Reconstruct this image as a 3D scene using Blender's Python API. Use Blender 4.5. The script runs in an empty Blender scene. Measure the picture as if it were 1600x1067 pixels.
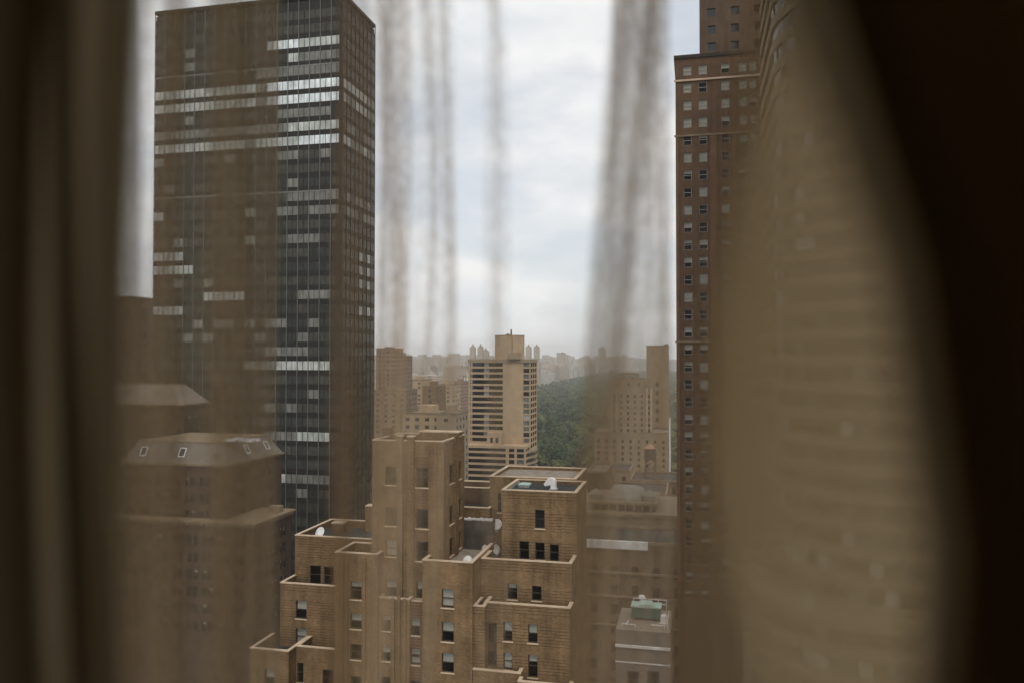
import bpy, math, random
from mathutils import Vector
R = math.radians
rng = random.Random(7)

# ------------------------------------------------------------------ camera
F, CX, CY = 1244.0, 800.0, 533.5           # focal length in photo pixels, photo centre
YAW, TILT, HC = R(12.9), R(1.1), 100.0     # the street grid runs along +Y; eye 100 m up
sc = bpy.context.scene
COL = sc.collection
cam = bpy.data.cameras.new('camera'); camo = bpy.data.objects.new('camera', cam); COL.objects.link(camo)
cam.sensor_width = 36.0; cam.lens = 36.0 * F / 1600.0
cam.clip_start = 0.02; cam.clip_end = 40000
camo.location = (0, 0, HC); camo.rotation_euler = (R(90) + TILT, 0, YAW)
cam.dof.use_dof = True; cam.dof.focus_distance = 90.0; cam.dof.aperture_fstop = 2.0
cam.dof.aperture_blades = 0
sc.camera = camo

# ------------------------------------------------------------------ sky, sun, exposure
SUN_EL, SUN_AZ = R(56), R(158)             # azimuth clockwise from +Y: behind the camera, a little to the right
w = bpy.data.worlds.new('World'); sc.world = w; w.use_nodes = True
nt = w.node_tree; nt.nodes.clear()
def N(tree, typ, **kw):
    n = tree.nodes.new(typ)
    for k, v in kw.items(): setattr(n, k, v)
    return n
L = lambda tree, a, b: tree.links.new(a, b)
out = N(nt, 'ShaderNodeOutputWorld'); bg = N(nt, 'ShaderNodeBackground')
sky = N(nt, 'ShaderNodeTexSky', sky_type='NISHITA'); sky.sun_disc = False
sky.sun_elevation = SUN_EL; sky.sun_rotation = SUN_AZ; sky.altitude = 100; sky.dust_density = 3.0
tc = N(nt, 'ShaderNodeTexCoord'); mp = N(nt, 'ShaderNodeMapping'); mp.inputs['Scale'].default_value = (1, 1, 2.2)
no = N(nt, 'ShaderNodeTexNoise'); no.inputs['Scale'].default_value = 3.1; no.inputs['Detail'].default_value = 7; no.inputs['Roughness'].default_value = .52
no2 = N(nt, 'ShaderNodeTexNoise'); no2.inputs['Scale'].default_value = 8; no2.inputs['Detail'].default_value = 5
rp = N(nt, 'ShaderNodeValToRGB'); rp.color_ramp.elements[0].position = .43; rp.color_ramp.elements[1].position = .55
rp.color_ramp.elements[0].color = (.70, .70, .70, 1)
cl = N(nt, 'ShaderNodeValToRGB'); cl.color_ramp.elements[0].color = (5.5, 5.75, 6.0, 1); cl.color_ramp.elements[1].color = (6.8, 6.8, 6.75, 1)
cl.color_ramp.elements[0].position = .3; cl.color_ramp.elements[1].position = .65
mx = N(nt, 'ShaderNodeMix', data_type='RGBA')
L(nt, tc.outputs['Generated'], mp.inputs['Vector']); L(nt, mp.outputs[0], no.inputs['Vector']); L(nt, mp.outputs[0], no2.inputs['Vector'])
L(nt, no.outputs['Fac'], rp.inputs[0]); L(nt, no2.outputs['Fac'], cl.inputs[0])
L(nt, rp.outputs[0], mx.inputs['Factor']); L(nt, sky.outputs[0], mx.inputs['A']); L(nt, cl.outputs[0], mx.inputs['B'])
L(nt, mx.outputs['Result'], bg.inputs['Color']); bg.inputs['Strength'].default_value = 0.14
L(nt, bg.outputs[0], out.inputs['Surface'])
sun = bpy.data.lights.new('sun', 'SUN'); sun.energy = 1.0; sun.angle = R(12); sun.color = (1, .93, .82)
suno = bpy.data.objects.new('sun', sun); COL.objects.link(suno)
sd = Vector((math.sin(SUN_AZ) * math.cos(SUN_EL), math.cos(SUN_AZ) * math.cos(SUN_EL), math.sin(SUN_EL)))
suno.rotation_euler = sd.to_track_quat('Z', 'Y').to_euler(); suno.location = (0, -50, 400)
sc.view_settings.view_transform = 'Standard'; sc.view_settings.look = 'None'
sc.view_settings.exposure = 0.0; sc.view_settings.gamma = 1.0; sc.view_settings.use_curve_mapping = False
sc.cycles.use_denoising = True
sc.cycles.max_bounces = 6; sc.cycles.diffuse_bounces = 3; sc.cycles.glossy_bounces = 2
sc.cycles.transmission_bounces = 4; sc.cycles.volume_bounces = 1; sc.cycles.transparent_max_bounces = 40
sc.cycles.sample_clamp_indirect = 4

# ------------------------------------------------------------------ pixel -> place
cyw, syw, ct, st = math.cos(YAW), math.sin(YAW), math.cos(TILT), math.sin(TILT)
def ray(px, py):
    dx, dz = (px - CX) / F, (CY - py) / F
    h = ct - dz * st
    return (-syw * h + dx * cyw, cyw * h + dx * syw, st + dz * ct)
def at(px, py, Y):
    d = ray(px, py); s = Y / d[1]
    return (d[0] * s, Y, HC + d[2] * s)
def xat(px, Y, py=700): return at(px, py, Y)[0]
def zat(px, py, Y): return at(px, py, Y)[2]
def yatX(px, X, py=700):
    d = ray(px, py); return d[1] * X / d[0]
def rect(x0, y0, x1, y1, Y):
    a, b = at(x0, y1, Y), at(x1, y0, Y)
    zm0 = zat((x0 + x1) / 2, y1, Y); zm1 = zat((x0 + x1) / 2, y0, Y)
    return (a[0], b[0], zm0, zm1)

# ------------------------------------------------------------------ materials
def mat(name):
    m = bpy.data.materials.new(name); m.use_nodes = True
    t = m.node_tree; b = t.nodes['Principled BSDF']
    return m, t, b
def plain(name, col, rough=.8, var=.15, scale=.5, spec=.3, metal=0, bump=0):
    m, t, b = mat(name)
    tcx = N(t, 'ShaderNodeTexCoord'); n = N(t, 'ShaderNodeTexNoise'); n.inputs['Scale'].default_value = scale; n.inputs['Detail'].default_value = 6
    r = N(t, 'ShaderNodeValToRGB')
    r.color_ramp.elements[0].position = .3; r.color_ramp.elements[1].position = .7
    r.color_ramp.elements[0].color = tuple(c * (1 - var) for c in col) + (1,)
    r.color_ramp.elements[1].color = tuple(min(1, c * (1 + var)) for c in col) + (1,)
    L(t, tcx.outputs['Object'], n.inputs['Vector']); L(t, n.outputs['Fac'], r.inputs[0]); L(t, r.outputs[0], b.inputs['Base Color'])
    b.inputs['Roughness'].default_value = rough; b.inputs['Specular IOR Level'].default_value = spec; b.inputs['Metallic'].default_value = metal
    if bump:
        bp = N(t, 'ShaderNodeBump'); bp.inputs['Strength'].default_value = bump; bp.inputs['Distance'].default_value = .05
        L(t, n.outputs['Fac'], bp.inputs['Height']); L(t, bp.outputs[0], b.inputs['Normal'])
    return m
def mathn(t, op, a, b=None, c=None):
    n = N(t, 'ShaderNodeMath', operation=op)
    for i, v in enumerate((a, b, c)):
        if v is None: continue
        if isinstance(v, (int, float)): n.inputs[i].default_value = v
        else: L(t, v, n.inputs[i])
    return n.outputs[0]
def brick(name, c1, c2, mortar, course_shade=None, stain=.35, bw=.3, bh=.1):
    """brick wall; courses = (z0, pitch, lo, hi): shade of recessed brick rows, painted as dark stripes within part of each storey"""
    m, t, b = mat(name)
    g = N(t, 'ShaderNodeNewGeometry'); sx = N(t, 'ShaderNodeSeparateXYZ'); L(t, g.outputs['Position'], sx.inputs[0])
    u = mathn(t, 'ADD', sx.outputs[0], sx.outputs[1])
    cb = N(t, 'ShaderNodeCombineXYZ'); L(t, u, cb.inputs[0]); L(t, sx.outputs[2], cb.inputs[1])
    bk = N(t, 'ShaderNodeTexBrick'); bk.inputs['Scale'].default_value = 1; bk.inputs['Brick Width'].default_value = bw; bk.inputs['Row Height'].default_value = bh
    bk.inputs['Mortar Size'].default_value = .006; bk.inputs['Mortar'].default_value = (*mortar, 1)
    bk.inputs['Color1'].default_value = (*c1, 1); bk.inputs['Color2'].default_value = (*c2, 1); bk.inputs['Bias'].default_value = 0
    L(t, cb.outputs[0], bk.inputs['Vector'])
    n1 = N(t, 'ShaderNodeTexNoise'); n1.inputs['Scale'].default_value = .45; n1.inputs['Detail'].default_value = 8; n1.inputs['Roughness'].default_value = .65
    L(t, g.outputs['Position'], n1.inputs['Vector'])
    ms = N(t, 'ShaderNodeMapping'); ms.inputs['Scale'].default_value = (1.6, 1.6, .12); L(t, g.outputs['Position'], ms.inputs[0])
    n2 = N(t, 'ShaderNodeTexNoise'); n2.inputs['Scale'].default_value = 1; n2.inputs['Detail'].default_value = 5; L(t, ms.outputs[0], n2.inputs['Vector'])
    k = mathn(t, 'ADD', mathn(t, 'MULTIPLY', n1.outputs['Fac'], .6), mathn(t, 'MULTIPLY', n2.outputs['Fac'], .4))
    rg = N(t, 'ShaderNodeMapRange'); rg.inputs['From Min'].default_value = .32; rg.inputs['From Max'].default_value = .68
    rg.inputs['To Min'].default_value = 1 - stain; rg.inputs['To Max'].default_value = 1 + stain * .55
    L(t, k, rg.inputs['Value'])
    fac = rg.outputs[0]; hgt = bk.outputs['Fac']
    if course_shade:
        z0, pitch, lo, hi = course_shade
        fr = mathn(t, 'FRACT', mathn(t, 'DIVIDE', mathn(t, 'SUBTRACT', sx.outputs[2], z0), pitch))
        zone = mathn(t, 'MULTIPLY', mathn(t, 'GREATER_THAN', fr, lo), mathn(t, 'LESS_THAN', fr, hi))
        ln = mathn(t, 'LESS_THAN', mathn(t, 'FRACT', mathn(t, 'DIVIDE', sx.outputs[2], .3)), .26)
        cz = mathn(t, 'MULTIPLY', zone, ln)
        fac = mathn(t, 'MULTIPLY', fac, mathn(t, 'SUBTRACT', 1, mathn(t, 'MULTIPLY', cz, .42)))  # recess shade multiplied into the brick colour as dark stripes
    vm = N(t, 'ShaderNodeVectorMath', operation='SCALE'); L(t, bk.outputs['Color'], vm.inputs[0]); L(t, fac, vm.inputs['Scale'])
    L(t, vm.outputs[0], b.inputs['Base Color']); b.inputs['Roughness'].default_value = .9; b.inputs['Specular IOR Level'].default_value = .15
    bp = N(t, 'ShaderNodeBump'); bp.inputs['Strength'].default_value = .4; bp.inputs['Distance'].default_value = .02; bp.invert = True
    L(t, hgt, bp.inputs['Height']); L(t, bp.outputs[0], b.inputs['Normal'])
    return m
def farwall(name, c1, c2, win=(.06, .055, .05), bw=3.2, bh=3.2, frac=.3):
    """distant facade whose windows are too small to tell apart; also varies per object"""
    m, t, b = mat(name)
    g = N(t, 'ShaderNodeNewGeometry'); sx = N(t, 'ShaderNodeSeparateXYZ'); L(t, g.outputs['Position'], sx.inputs[0])
    sn = N(t, 'ShaderNodeSeparateXYZ'); L(t, g.outputs['Normal'], sn.inputs[0])
    u = mathn(t, 'ADD', sx.outputs[0], sx.outputs[1])
    fu = mathn(t, 'FRACT', mathn(t, 'DIVIDE', u, bw)); fz = mathn(t, 'FRACT', mathn(t, 'DIVIDE', sx.outputs[2], bh))
    inw = mathn(t, 'MULTIPLY', mathn(t, 'LESS_THAN', fu, frac + .1), mathn(t, 'LESS_THAN', fz, frac + .2))
    inw = mathn(t, 'MULTIPLY', inw, mathn(t, 'LESS_THAN', mathn(t, 'ABSOLUTE', sn.outputs[2]), .5))
    oi = N(t, 'ShaderNodeObjectInfo')
    mixc = N(t, 'ShaderNodeMix', data_type='RGBA'); mixc.inputs['A'].default_value = (*c1, 1); mixc.inputs['B'].default_value = (*c2, 1)
    L(t, oi.outputs['Random'], mixc.inputs['Factor'])
    nn = N(t, 'ShaderNodeTexNoise'); nn.inputs['Scale'].default_value = .08; nn.inputs['Detail'].default_value = 5; L(t, g.outputs['Position'], nn.inputs['Vector'])
    rg = N(t, 'ShaderNodeMapRange'); rg.inputs['To Min'].default_value = .7; rg.inputs['To Max'].default_value = 1.3; L(t, nn.outputs['Fac'], rg.inputs['Value'])
    vm = N(t, 'ShaderNodeVectorMath', operation='SCALE'); L(t, mixc.outputs['Result'], vm.inputs[0]); L(t, rg.outputs[0], vm.inputs['Scale'])
    m2 = N(t, 'ShaderNodeMix', data_type='RGBA'); L(t, inw, m2.inputs['Factor']); L(t, vm.outputs[0], m2.inputs['A']); m2.inputs['B'].default_value = (*win, 1)
    L(t, m2.outputs['Result'], b.inputs['Base Color']); b.inputs['Roughness'].default_value = .85
    return m
def glass(name, tint=(.02, .022, .02), clear=.55):
    m, t, b = mat(name)
    b.inputs['Base Color'].default_value = (*tint, 1); b.inputs['Roughness'].default_value = .06; b.inputs['Specular IOR Level'].default_value = .6
    if clear:
        tr = N(t, 'ShaderNodeBsdfTransparent'); tr.inputs[0].default_value = (.97, .98, .97, 1); ms = N(t, 'ShaderNodeMixShader'); ms.inputs[0].default_value = clear
        L(t, b.outputs[0], ms.inputs[1]); L(t, tr.outputs[0], ms.inputs[2]); L(t, ms.outputs[0], t.nodes['Material Output'].inputs['Surface'])
    return m
def officeglass(name, base, gl=.07):
    m, t, b = mat(name)
    g = N(t, 'ShaderNodeNewGeometry'); oi = N(t, 'ShaderNodeObjectInfo')
    mpn = N(t, 'ShaderNodeMapping'); mpn.inputs['Scale'].default_value = (.6, .6, .25); L(t, g.outputs['Position'], mpn.inputs[0])
    wn = N(t, 'ShaderNodeTexNoise'); wn.inputs['Scale'].default_value = 1; wn.inputs['Detail'].default_value = 3; L(t, mpn.outputs[0], wn.inputs['Vector'])
    rg = N(t, 'ShaderNodeMapRange'); rg.inputs['From Min'].default_value = .3; rg.inputs['From Max'].default_value = .7; rg.inputs['To Min'].default_value = .55; rg.inputs['To Max'].default_value = 1.3; L(t, wn.outputs['Fac'], rg.inputs['Value'])
    vm = N(t, 'ShaderNodeVectorMath', operation='SCALE'); vm.inputs[0].default_value = base; L(t, rg.outputs[0], vm.inputs['Scale'])
    L(t, vm.outputs[0], b.inputs['Base Color']); b.inputs['Roughness'].default_value = gl; b.inputs['Specular IOR Level'].default_value = .2
    n2 = N(t, 'ShaderNodeTexNoise'); n2.inputs['Scale'].default_value = .35; L(t, g.outputs['Position'], n2.inputs['Vector'])
    bp = N(t, 'ShaderNodeBump'); bp.inputs['Strength'].default_value = .06; bp.inputs['Distance'].default_value = .3; L(t, n2.outputs['Fac'], bp.inputs['Height']); L(t, bp.outputs[0], b.inputs['Normal'])
    return m
def fabric(name, col, alpha, transl=.7, weave=.25, slub=(260, 40)):
    m, t, b = mat(name); t.nodes.remove(b)
    uv = N(t, 'ShaderNodeUVMap'); mpn = N(t, 'ShaderNodeMapping'); mpn.inputs['Scale'].default_value = (slub[0], slub[1], 1); L(t, uv.outputs[0], mpn.inputs[0])
    n = N(t, 'ShaderNodeTexNoise'); n.inputs['Scale'].default_value = 1; n.inputs['Detail'].default_value = 3; L(t, mpn.outputs[0], n.inputs['Vector'])
    mp2 = N(t, 'ShaderNodeMapping'); mp2.inputs['Scale'].default_value = (slub[0] * .25, slub[1] * 3.2, 1); L(t, uv.outputs[0], mp2.inputs[0])
    n2 = N(t, 'ShaderNodeTexNoise'); n2.inputs['Scale'].default_value = 1; n2.inputs['Detail'].default_value = 3; L(t, mp2.outputs[0], n2.inputs['Vector'])
    s = mathn(t, 'ADD', n.outputs['Fac'], n2.outputs['Fac'])
    rg = N(t, 'ShaderNodeMapRange'); rg.inputs['From Min'].default_value = .7; rg.inputs['From Max'].default_value = 1.3
    rg.inputs['To Min'].default_value = max(0, alpha * (1 - weave)); rg.inputs['To Max'].default_value = min(1, alpha * (1 + weave)); L(t, s, rg.inputs['Value'])
    d = N(t, 'ShaderNodeBsdfDiffuse'); d.inputs[0].default_value = (*col, 1); tl = N(t, 'ShaderNodeBsdfTranslucent'); tl.inputs[0].default_value = (*col, 1)
    mxs = N(t, 'ShaderNodeMixShader'); mxs.inputs[0].default_value = transl; L(t, d.outputs[0], mxs.inputs[1]); L(t, tl.outputs[0], mxs.inputs[2])
    tr = N(t, 'ShaderNodeBsdfTransparent'); ms = N(t, 'ShaderNodeMixShader'); L(t, rg.outputs[0], ms.inputs[0]); L(t, tr.outputs[0], ms.inputs[1]); L(t, mxs.outputs[0], ms.inputs[2])
    L(t, ms.outputs[0], t.nodes['Material Output'].inputs['Surface'])
    return m

TAN1, TAN2, MORT = (.262, .168, .086), (.182, .114, .056), (.185, .122, .069)
M = dict(
    stone=plain('limestone coping', (.56, .43, .30), .85, .12, 1.5),
    stone_grey=plain('brown stone', (.225, .165, .10), .85, .2, .6),
    tar=plain('roofing tar', (.035, .037, .033), .9, .3, .6),
    gravel=plain('pale roof gravel', (.25, .21, .165), .95, .25, 1.2),
    frame=plain('dark window frame', (.06, .048, .036), .6, .2, 2),
    frame_light=plain('painted window frame', (.42, .38, .32), .6, .15, 2),
    blind=plain('window shade', (.66, .62, .54), .9, .1, 1.2),
    white=plain('white paint', (.72, .71, .68), .6, .1, 1.2),
    metal=plain('grey galvanised metal', (.42, .42, .41), .45, .2, 2, metal=.4),
    rust=plain('rusty steel', (.12, .07, .045), .8, .4, 2),
    glass=glass('window glass', (.02, .02, .018), .86),
    darkglass=glass('dark glazing', (.014, .012, .010), 0),
    interior=plain('dim interior', (.05, .04, .03), .9),
    tglass=officeglass('office glass', (.030, .031, .024)), tglass2=officeglass('office glass with dark shade', (.055, .052, .038)),
    tb_hi=officeglass('office glass over white blinds', (.80, .86, .86)), tb_mid=officeglass('office glass over pale blinds', (.50, .52, .48)), tb_lo=officeglass('office glass over grey blinds', (.19, .19, .165)),
    spandrel=plain('bronze spandrel', (.016, .014, .010), .5, .2, .15, .2), mullion=plain('aluminium mullion', (.17, .165, .14), .4, .15, .2, .5),
    slate=plain('slate roof', (.17, .145, .115), .7, .2, .5),
    green=plain('green painted housing', (.02, .085, .066), .55, .15, .8), green_pale=plain('pale green lid', (.34, .46, .40), .6, .1, .8),
    concrete=plain('warm concrete', (.44, .325, .205), .9, .12, .25), concrete_band=plain('pale concrete band', (.30, .235, .155), .85, .12, .2),
    hotelstone=plain('weathered hotel brick', (.25, .185, .115), .9, .15, .2), greywall=plain('grey render', (.155, .135, .11), .85, .15, .3),
    copper=plain('weathered green roof', (.20, .19, .14), .7, .2, .4),
    trunk=plain('bark', (.08, .06, .045), .95, .3, 1),
    sash=plain('sash bar', (.16, .15, .13), .5, .2, 2),
)
BR = dict(
    tan=brick('tan brick', TAN1, TAN2, MORT, stain=.5), 
    brown=brick('red brown brick', (.085, .050, .032), (.066, .039, .026), (.07, .048, .035)),
    orange=brick('orange brick', (.165, .098, .058), (.13, .078, .046), (.12, .08, .054)),
    umber=brick('umber brick', (.15, .10, .065), (.12, .08, .052), (.12, .085, .06)),
)
FW = dict(
    cream=farwall('cream far facade', (.50, .42, .32), (.40, .32, .23)),
    rose=farwall('brick far facade', (.33, .20, .135), (.38, .28, .20)),
    tan=farwall('tan far facade', (.40, .28, .18), (.33, .24, .15)),
    white=farwall('white far facade', (.62, .57, .49), (.52, .47, .40)),
    brown=farwall('brown far facade', (.20, .13, .085), (.25, .17, .11)),
)

# ------------------------------------------------------------------ mesh helpers
class MB:
    def __init__(s): s.v = []; s.f = []
    def quad(s, *p):
        i = len(s.v); s.v += [tuple(q) for q in p]; s.f.append(tuple(range(i, i + len(p))))
    def box(s, x0, x1, y0, y1, z0, z1, bottom=True):
        i = len(s.v)
        s.v += [(x0, y0, z0), (x1, y0, z0), (x1, y1, z0), (x0, y1, z0), (x0, y0, z1), (x1, y0, z1), (x1, y1, z1), (x0, y1, z1)]
        fs = [(4, 5, 6, 7), (0, 1, 5, 4), (1, 2, 6, 5), (2, 3, 7, 6), (3, 0, 4, 7)]
        if bottom: fs.append((3, 2, 1, 0))
        s.f += [tuple(i + k for k in f) for f in fs]
    def loft(s, rings, cap=True, close=True):
        i = len(s.v); n = len(rings[0])
        for r in rings: s.v += [tuple(p) for p in r]
        for a in range(len(rings) - 1):
            for k in range(n if close else n - 1):
                k2 = (k + 1) % n
                s.f.append((i + a * n + k, i + a * n + k2, i + (a + 1) * n + k2, i + (a + 1) * n + k))
        if cap:
            s.f.append(tuple(i + k for k in range(n))[::-1]); e = i + (len(rings) - 1) * n; s.f.append(tuple(e + k for k in range(n)))
    def cyl(s, cx, cy, z0, z1, r0, r1=None, n=16, cap=True):
        r1 = r0 if r1 is None else r1
        ring = lambda z, r: [(cx + r * math.cos(2 * math.pi * k / n), cy + r * math.sin(2 * math.pi * k / n), z) for k in range(n)]
        s.loft([ring(z0, r0), ring(z1, r1)], cap)
    def tube(s, a, b, r, n=6):
        a, b = Vector(a), Vector(b); d = (b - a).normalized(); u = d.orthogonal().normalized(); w_ = d.cross(u)
        ring = lambda c: [c + u * r * math.cos(2 * math.pi * k / n) + w_ * r * math.sin(2 * math.pi * k / n) for k in range(n)]
        s.loft([ring(a), ring(b)])
    def facade(s, P, U, Nn, width, z0, z1, ops, dep=.25):
        """wall plane with real openings and reveals"""
        us = sorted({0, width, *[o[0] for o in ops], *[o[1] for o in ops]}); zs = sorted({z0, z1, *[o[2] for o in ops], *[o[3] for o in ops]})
        us = [u for u in us if -1e-6 <= u <= width + 1e-6]; zs = [z for z in zs if z0 - 1e-6 <= z <= z1 + 1e-6]
        pt = lambda u, z, d=0: (P[0] + U[0] * u - Nn[0] * d, P[1] + U[1] * u - Nn[1] * d, z)
        for a in range(len(us) - 1):
            um = (us[a] + us[a + 1]) / 2; col = [o for o in ops if o[0] < um < o[1]]; start = None
            for c in range(len(zs) - 1):
                zm = (zs[c] + zs[c + 1]) / 2
                hole = any(o[2] < zm < o[3] for o in col)
                if hole:
                    if start is not None: s.quad(pt(us[a], start), pt(us[a + 1], start), pt(us[a + 1], zs[c]), pt(us[a], zs[c])); start = None
                elif start is None: start = zs[c]
            if start is not None: s.quad(pt(us[a], start), pt(us[a + 1], start), pt(us[a + 1], z1), pt(us[a], z1))
        for o in ops:
            d = o[4] if len(o) > 4 else dep
            za, zb = max(o[2], z0), o[3]
            s.quad(pt(o[0], za), pt(o[0], zb), pt(o[0], zb, d), pt(o[0], za, d)); s.quad(pt(o[1], za), pt(o[1], zb), pt(o[1], zb, d), pt(o[1], za, d))
            s.quad(pt(o[0], zb), pt(o[1], zb), pt(o[1], zb, d), pt(o[0], zb, d)); s.quad(pt(o[0], za), pt(o[1], za), pt(o[1], za, d), pt(o[0], za, d))
    def mesh(s, name, m):
        me = bpy.data.meshes.new(name); me.from_pydata(s.v, [], s.f)
        if m: me.materials.append(m)
        me.update(); return me
    def build(s, name, m, parent=None, smooth=False):
        me = s.mesh(name, m)
        if smooth:
            for p in me.polygons: p.use_smooth = True
        return link(name, me, parent)
def link(name, me, parent=None, loc=None, rz=0):
    o = bpy.data.objects.new(name, me); COL.objects.link(o)
    if parent: o.parent = parent
    if loc: o.location = loc
    if rz: o.rotation_euler = (0, 0, rz)
    return o
def tag(o, label=None, cat=None, group=None, kind=None):
    if label: o['label'] = label
    if cat: o['category'] = cat
    if group: o['group'] = group
    if kind: o['kind'] = kind
    return o
def thing(name, label, cat, group=None): return tag(link(name, None), label, cat, group)

# shared window pieces, cached by size
_wc = {}
def window(parent, face, a0, a1, z0, z1, plane, kind='open', frame='frame', dep=.18, sill=True, name='window', double=False):
    """face 'F': wall at Y=plane seen from -Y, a is X;  'R': wall at X=plane seen from +X, a is Y"""
    wd, h = round(a1 - a0, 2), round(z1 - z0, 2)
    key = (wd, h, kind, frame, sill, name, double)
    if key not in _wc:
        t = .07; f = MB(); W2, H = wd / 2, h
        f.box(-W2, -W2 + t, 0, .08, 0, H); f.box(W2 - t, W2, 0, .08, 0, H); f.box(-W2 + t, W2 - t, 0, .08, H - t, H); f.box(-W2 + t, W2 - t, 0, .08, 0, t)
        if name == 'window': f.box(-W2 + t, W2 - t, -.01, .06, H * .5 - .04, H * .5 + .04)
        if double: f.box(-.05, .05, -.005, .07, t, H - t)
        p = MB(); p.box(-W2 + t, W2 - t, .085, .10, t, H - t)
        s_ = MB(); s_.box(-W2 - .08, W2 + .08, -dep - .10, -dep + .16, -.12, -.002)
        b = MB()
        if kind == 'full': b.box(-W2 + t, W2 - t, .13, .15, H * .08, H - t)
        elif kind == 'half': b.box(-W2 + t, W2 - t, .13, .15, H * .5, H - t)
        elif kind == 'third': b.box(-W2 + t, W2 - t, .13, .15, H * .68, H - t)
        elif kind == 'low': b.box(-W2 + t, W2 - t, .13, .15, H * .08, H * .42); b.box(-W2 + t, W2 - t, .13, .15, H * .6, H - t)
        _wc[key] = (f.mesh(name, M[frame]), p.mesh('pane', M['glass']), s_.mesh('sill', M['stone']), b.mesh('blind', M['blind']) if b.v else None)
    f, p, s_, b = _wc[key]
    am = (a0 + a1) / 2
    loc, rz = ((am, plane + dep, z0), 0) if face == 'F' else ((plane - dep, am, z0), R(90))
    o = link(name, f, parent, loc, rz); link('pane', p, o)
    if sill: link('sill', s_, o)
    if b: link('blind', b, o)
    return o

def mass(parent, x0, x1, y0, y1, z1, wallm, front=(), right=(), z0=0.0, par=1.0, coping=True, roofm=None, t=.28, cop=.11, back=True):
    """one setback block: walls with openings, parapet, coping ring and roof deck"""
    b = MB()
    b.facade((x0, y0), (1, 0), (0, -1), x1 - x0, z0, z1, [(o[0] - x0, o[1] - x0, *o[2:]) for o in front])
    b.facade((x1, y0), (0, 1), (1, 0), y1 - y0, z0, z1, [(o[0] - y0, o[1] - y0, *o[2:]) for o in right])
    b.quad((x0, y0, z0), (x0, y1, z0), (x0, y1, z1), (x0, y0, z1)); b.quad((x0, y1, z0), (x1, y1, z0), (x1, y1, z1 if back else z1 - par), (x0, y1, z1 if back else z1 - par))
    zi = z1 - par
    b.quad((x0 + t, y0 + t, zi), (x1 - t, y0 + t, zi), (x1 - t, y0 + t, z1), (x0 + t, y0 + t, z1)); (b.quad((x0 + t, y1 - t, zi), (x1 - t, y1 - t, zi), (x1 - t, y1 - t, z1), (x0 + t, y1 - t, z1)) if back else None)
    yk = y1 - t if back else y1 - .004
    zk = z1 if back else zi
    b.quad((x0 + t, y0 + t, zi), (x0 + t, yk, zi), (x0 + t, yk, z1), (x0 + t, y0 + t, z1)); b.quad((x1 - t, y0 + t, zi), (x1 - t, yk, zi), (x1 - t, yk, z1), (x1 - t, y0 + t, z1))
    o = b.build('wall', wallm, parent)
    r = MB(); r.box(x0 + t + .002, x1 - t - .002, y0 + t + .002, yk - .002, zi - .2, zi); r.build('roof', roofm or M['tar'], parent)
    if coping:
        c = MB(); e = .05
        c.box(x0 - e, x1 + e, y0 - e, y0 + t + e, z1 + .002, z1 + cop)
        if back: c.box(x0 - e, x1 + e, y1 - t - e, y1 + e, z1 + .002, z1 + cop)
        ye = y1 - t - e if back else y1 - .006
        c.box(x0 - e, x0 + t + e, y0 + t + e, ye, z1 + .002, z1 + cop); c.box(x1 - t - e, x1 + e, y0 + t + e, ye, z1 + .002, z1 + cop)
        c.build('coping', M['stone'], parent)
    return o

# ================================================================== SETTING
g = MB(); g.box(-8900, 8900, -240, 9200, -2, 0); tag(g.build('ground', plain('city ground', (.12, .11, .095), .95, .3, .01)), kind='structure')
# far ridge across the river
g = MB(); n = 90; rows = []
for j, (yy, hh) in enumerate([(6300, 0), (6600, .7), (7100, 1), (7900, .85), (8900, 0)]):
    rows.append([(-8600 + 190 * k, yy + 120 * math.sin(k * .7), (84 + 12 * math.sin(k * .23) + 16 * math.sin(k * .61 + 1) + 9 * math.sin(k * 1.7)) * hh) for k in range(n)])
g.loft(rows, cap=False, close=False); tag(g.build('hills', plain('wooded ridge', (.07, .08, .06), .95, .3, .002), smooth=True), kind='structure')

# the room the photograph is taken from: window wall at Y=1.5, opening without visible frame
RM = plain('room plaster', (.16, .13, .10), .9, .1, 2)
def wallpiece(name, *bx):
    g = MB()
    for b in bx: g.box(*b)
    return tag(g.build(name, RM), kind='structure')
zf, zc_ = HC - 1.45, HC + 1.25
wallpiece('wall_window', (-3.2, -2.9, 1.5, 1.8, zf, zc_), (2.4, 3.2, 1.5, 1.8, zf, zc_), (-2.9, 2.4, 1.5, 1.8, zf, HC - 1.25), (-2.9, 2.4, 1.5, 1.8, HC + 1.2, zc_))
wallpiece('wall_left', (-3.4, -3.2, -3.0, 1.8, zf, zc_)); wallpiece('wall_right', (3.2, 3.4, -3.0, 1.8, zf, zc_))
wallpiece('wall_back', (-3.4, 3.4, -3.2, -3.0, zf, zc_)); wallpiece('floor', (-3.4, 3.4, -3.2, 1.8, zf - .2, zf)); wallpiece('ceiling', (-3.4, 3.4, -3.2, 1.8, zc_, zc_ + .2))

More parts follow.
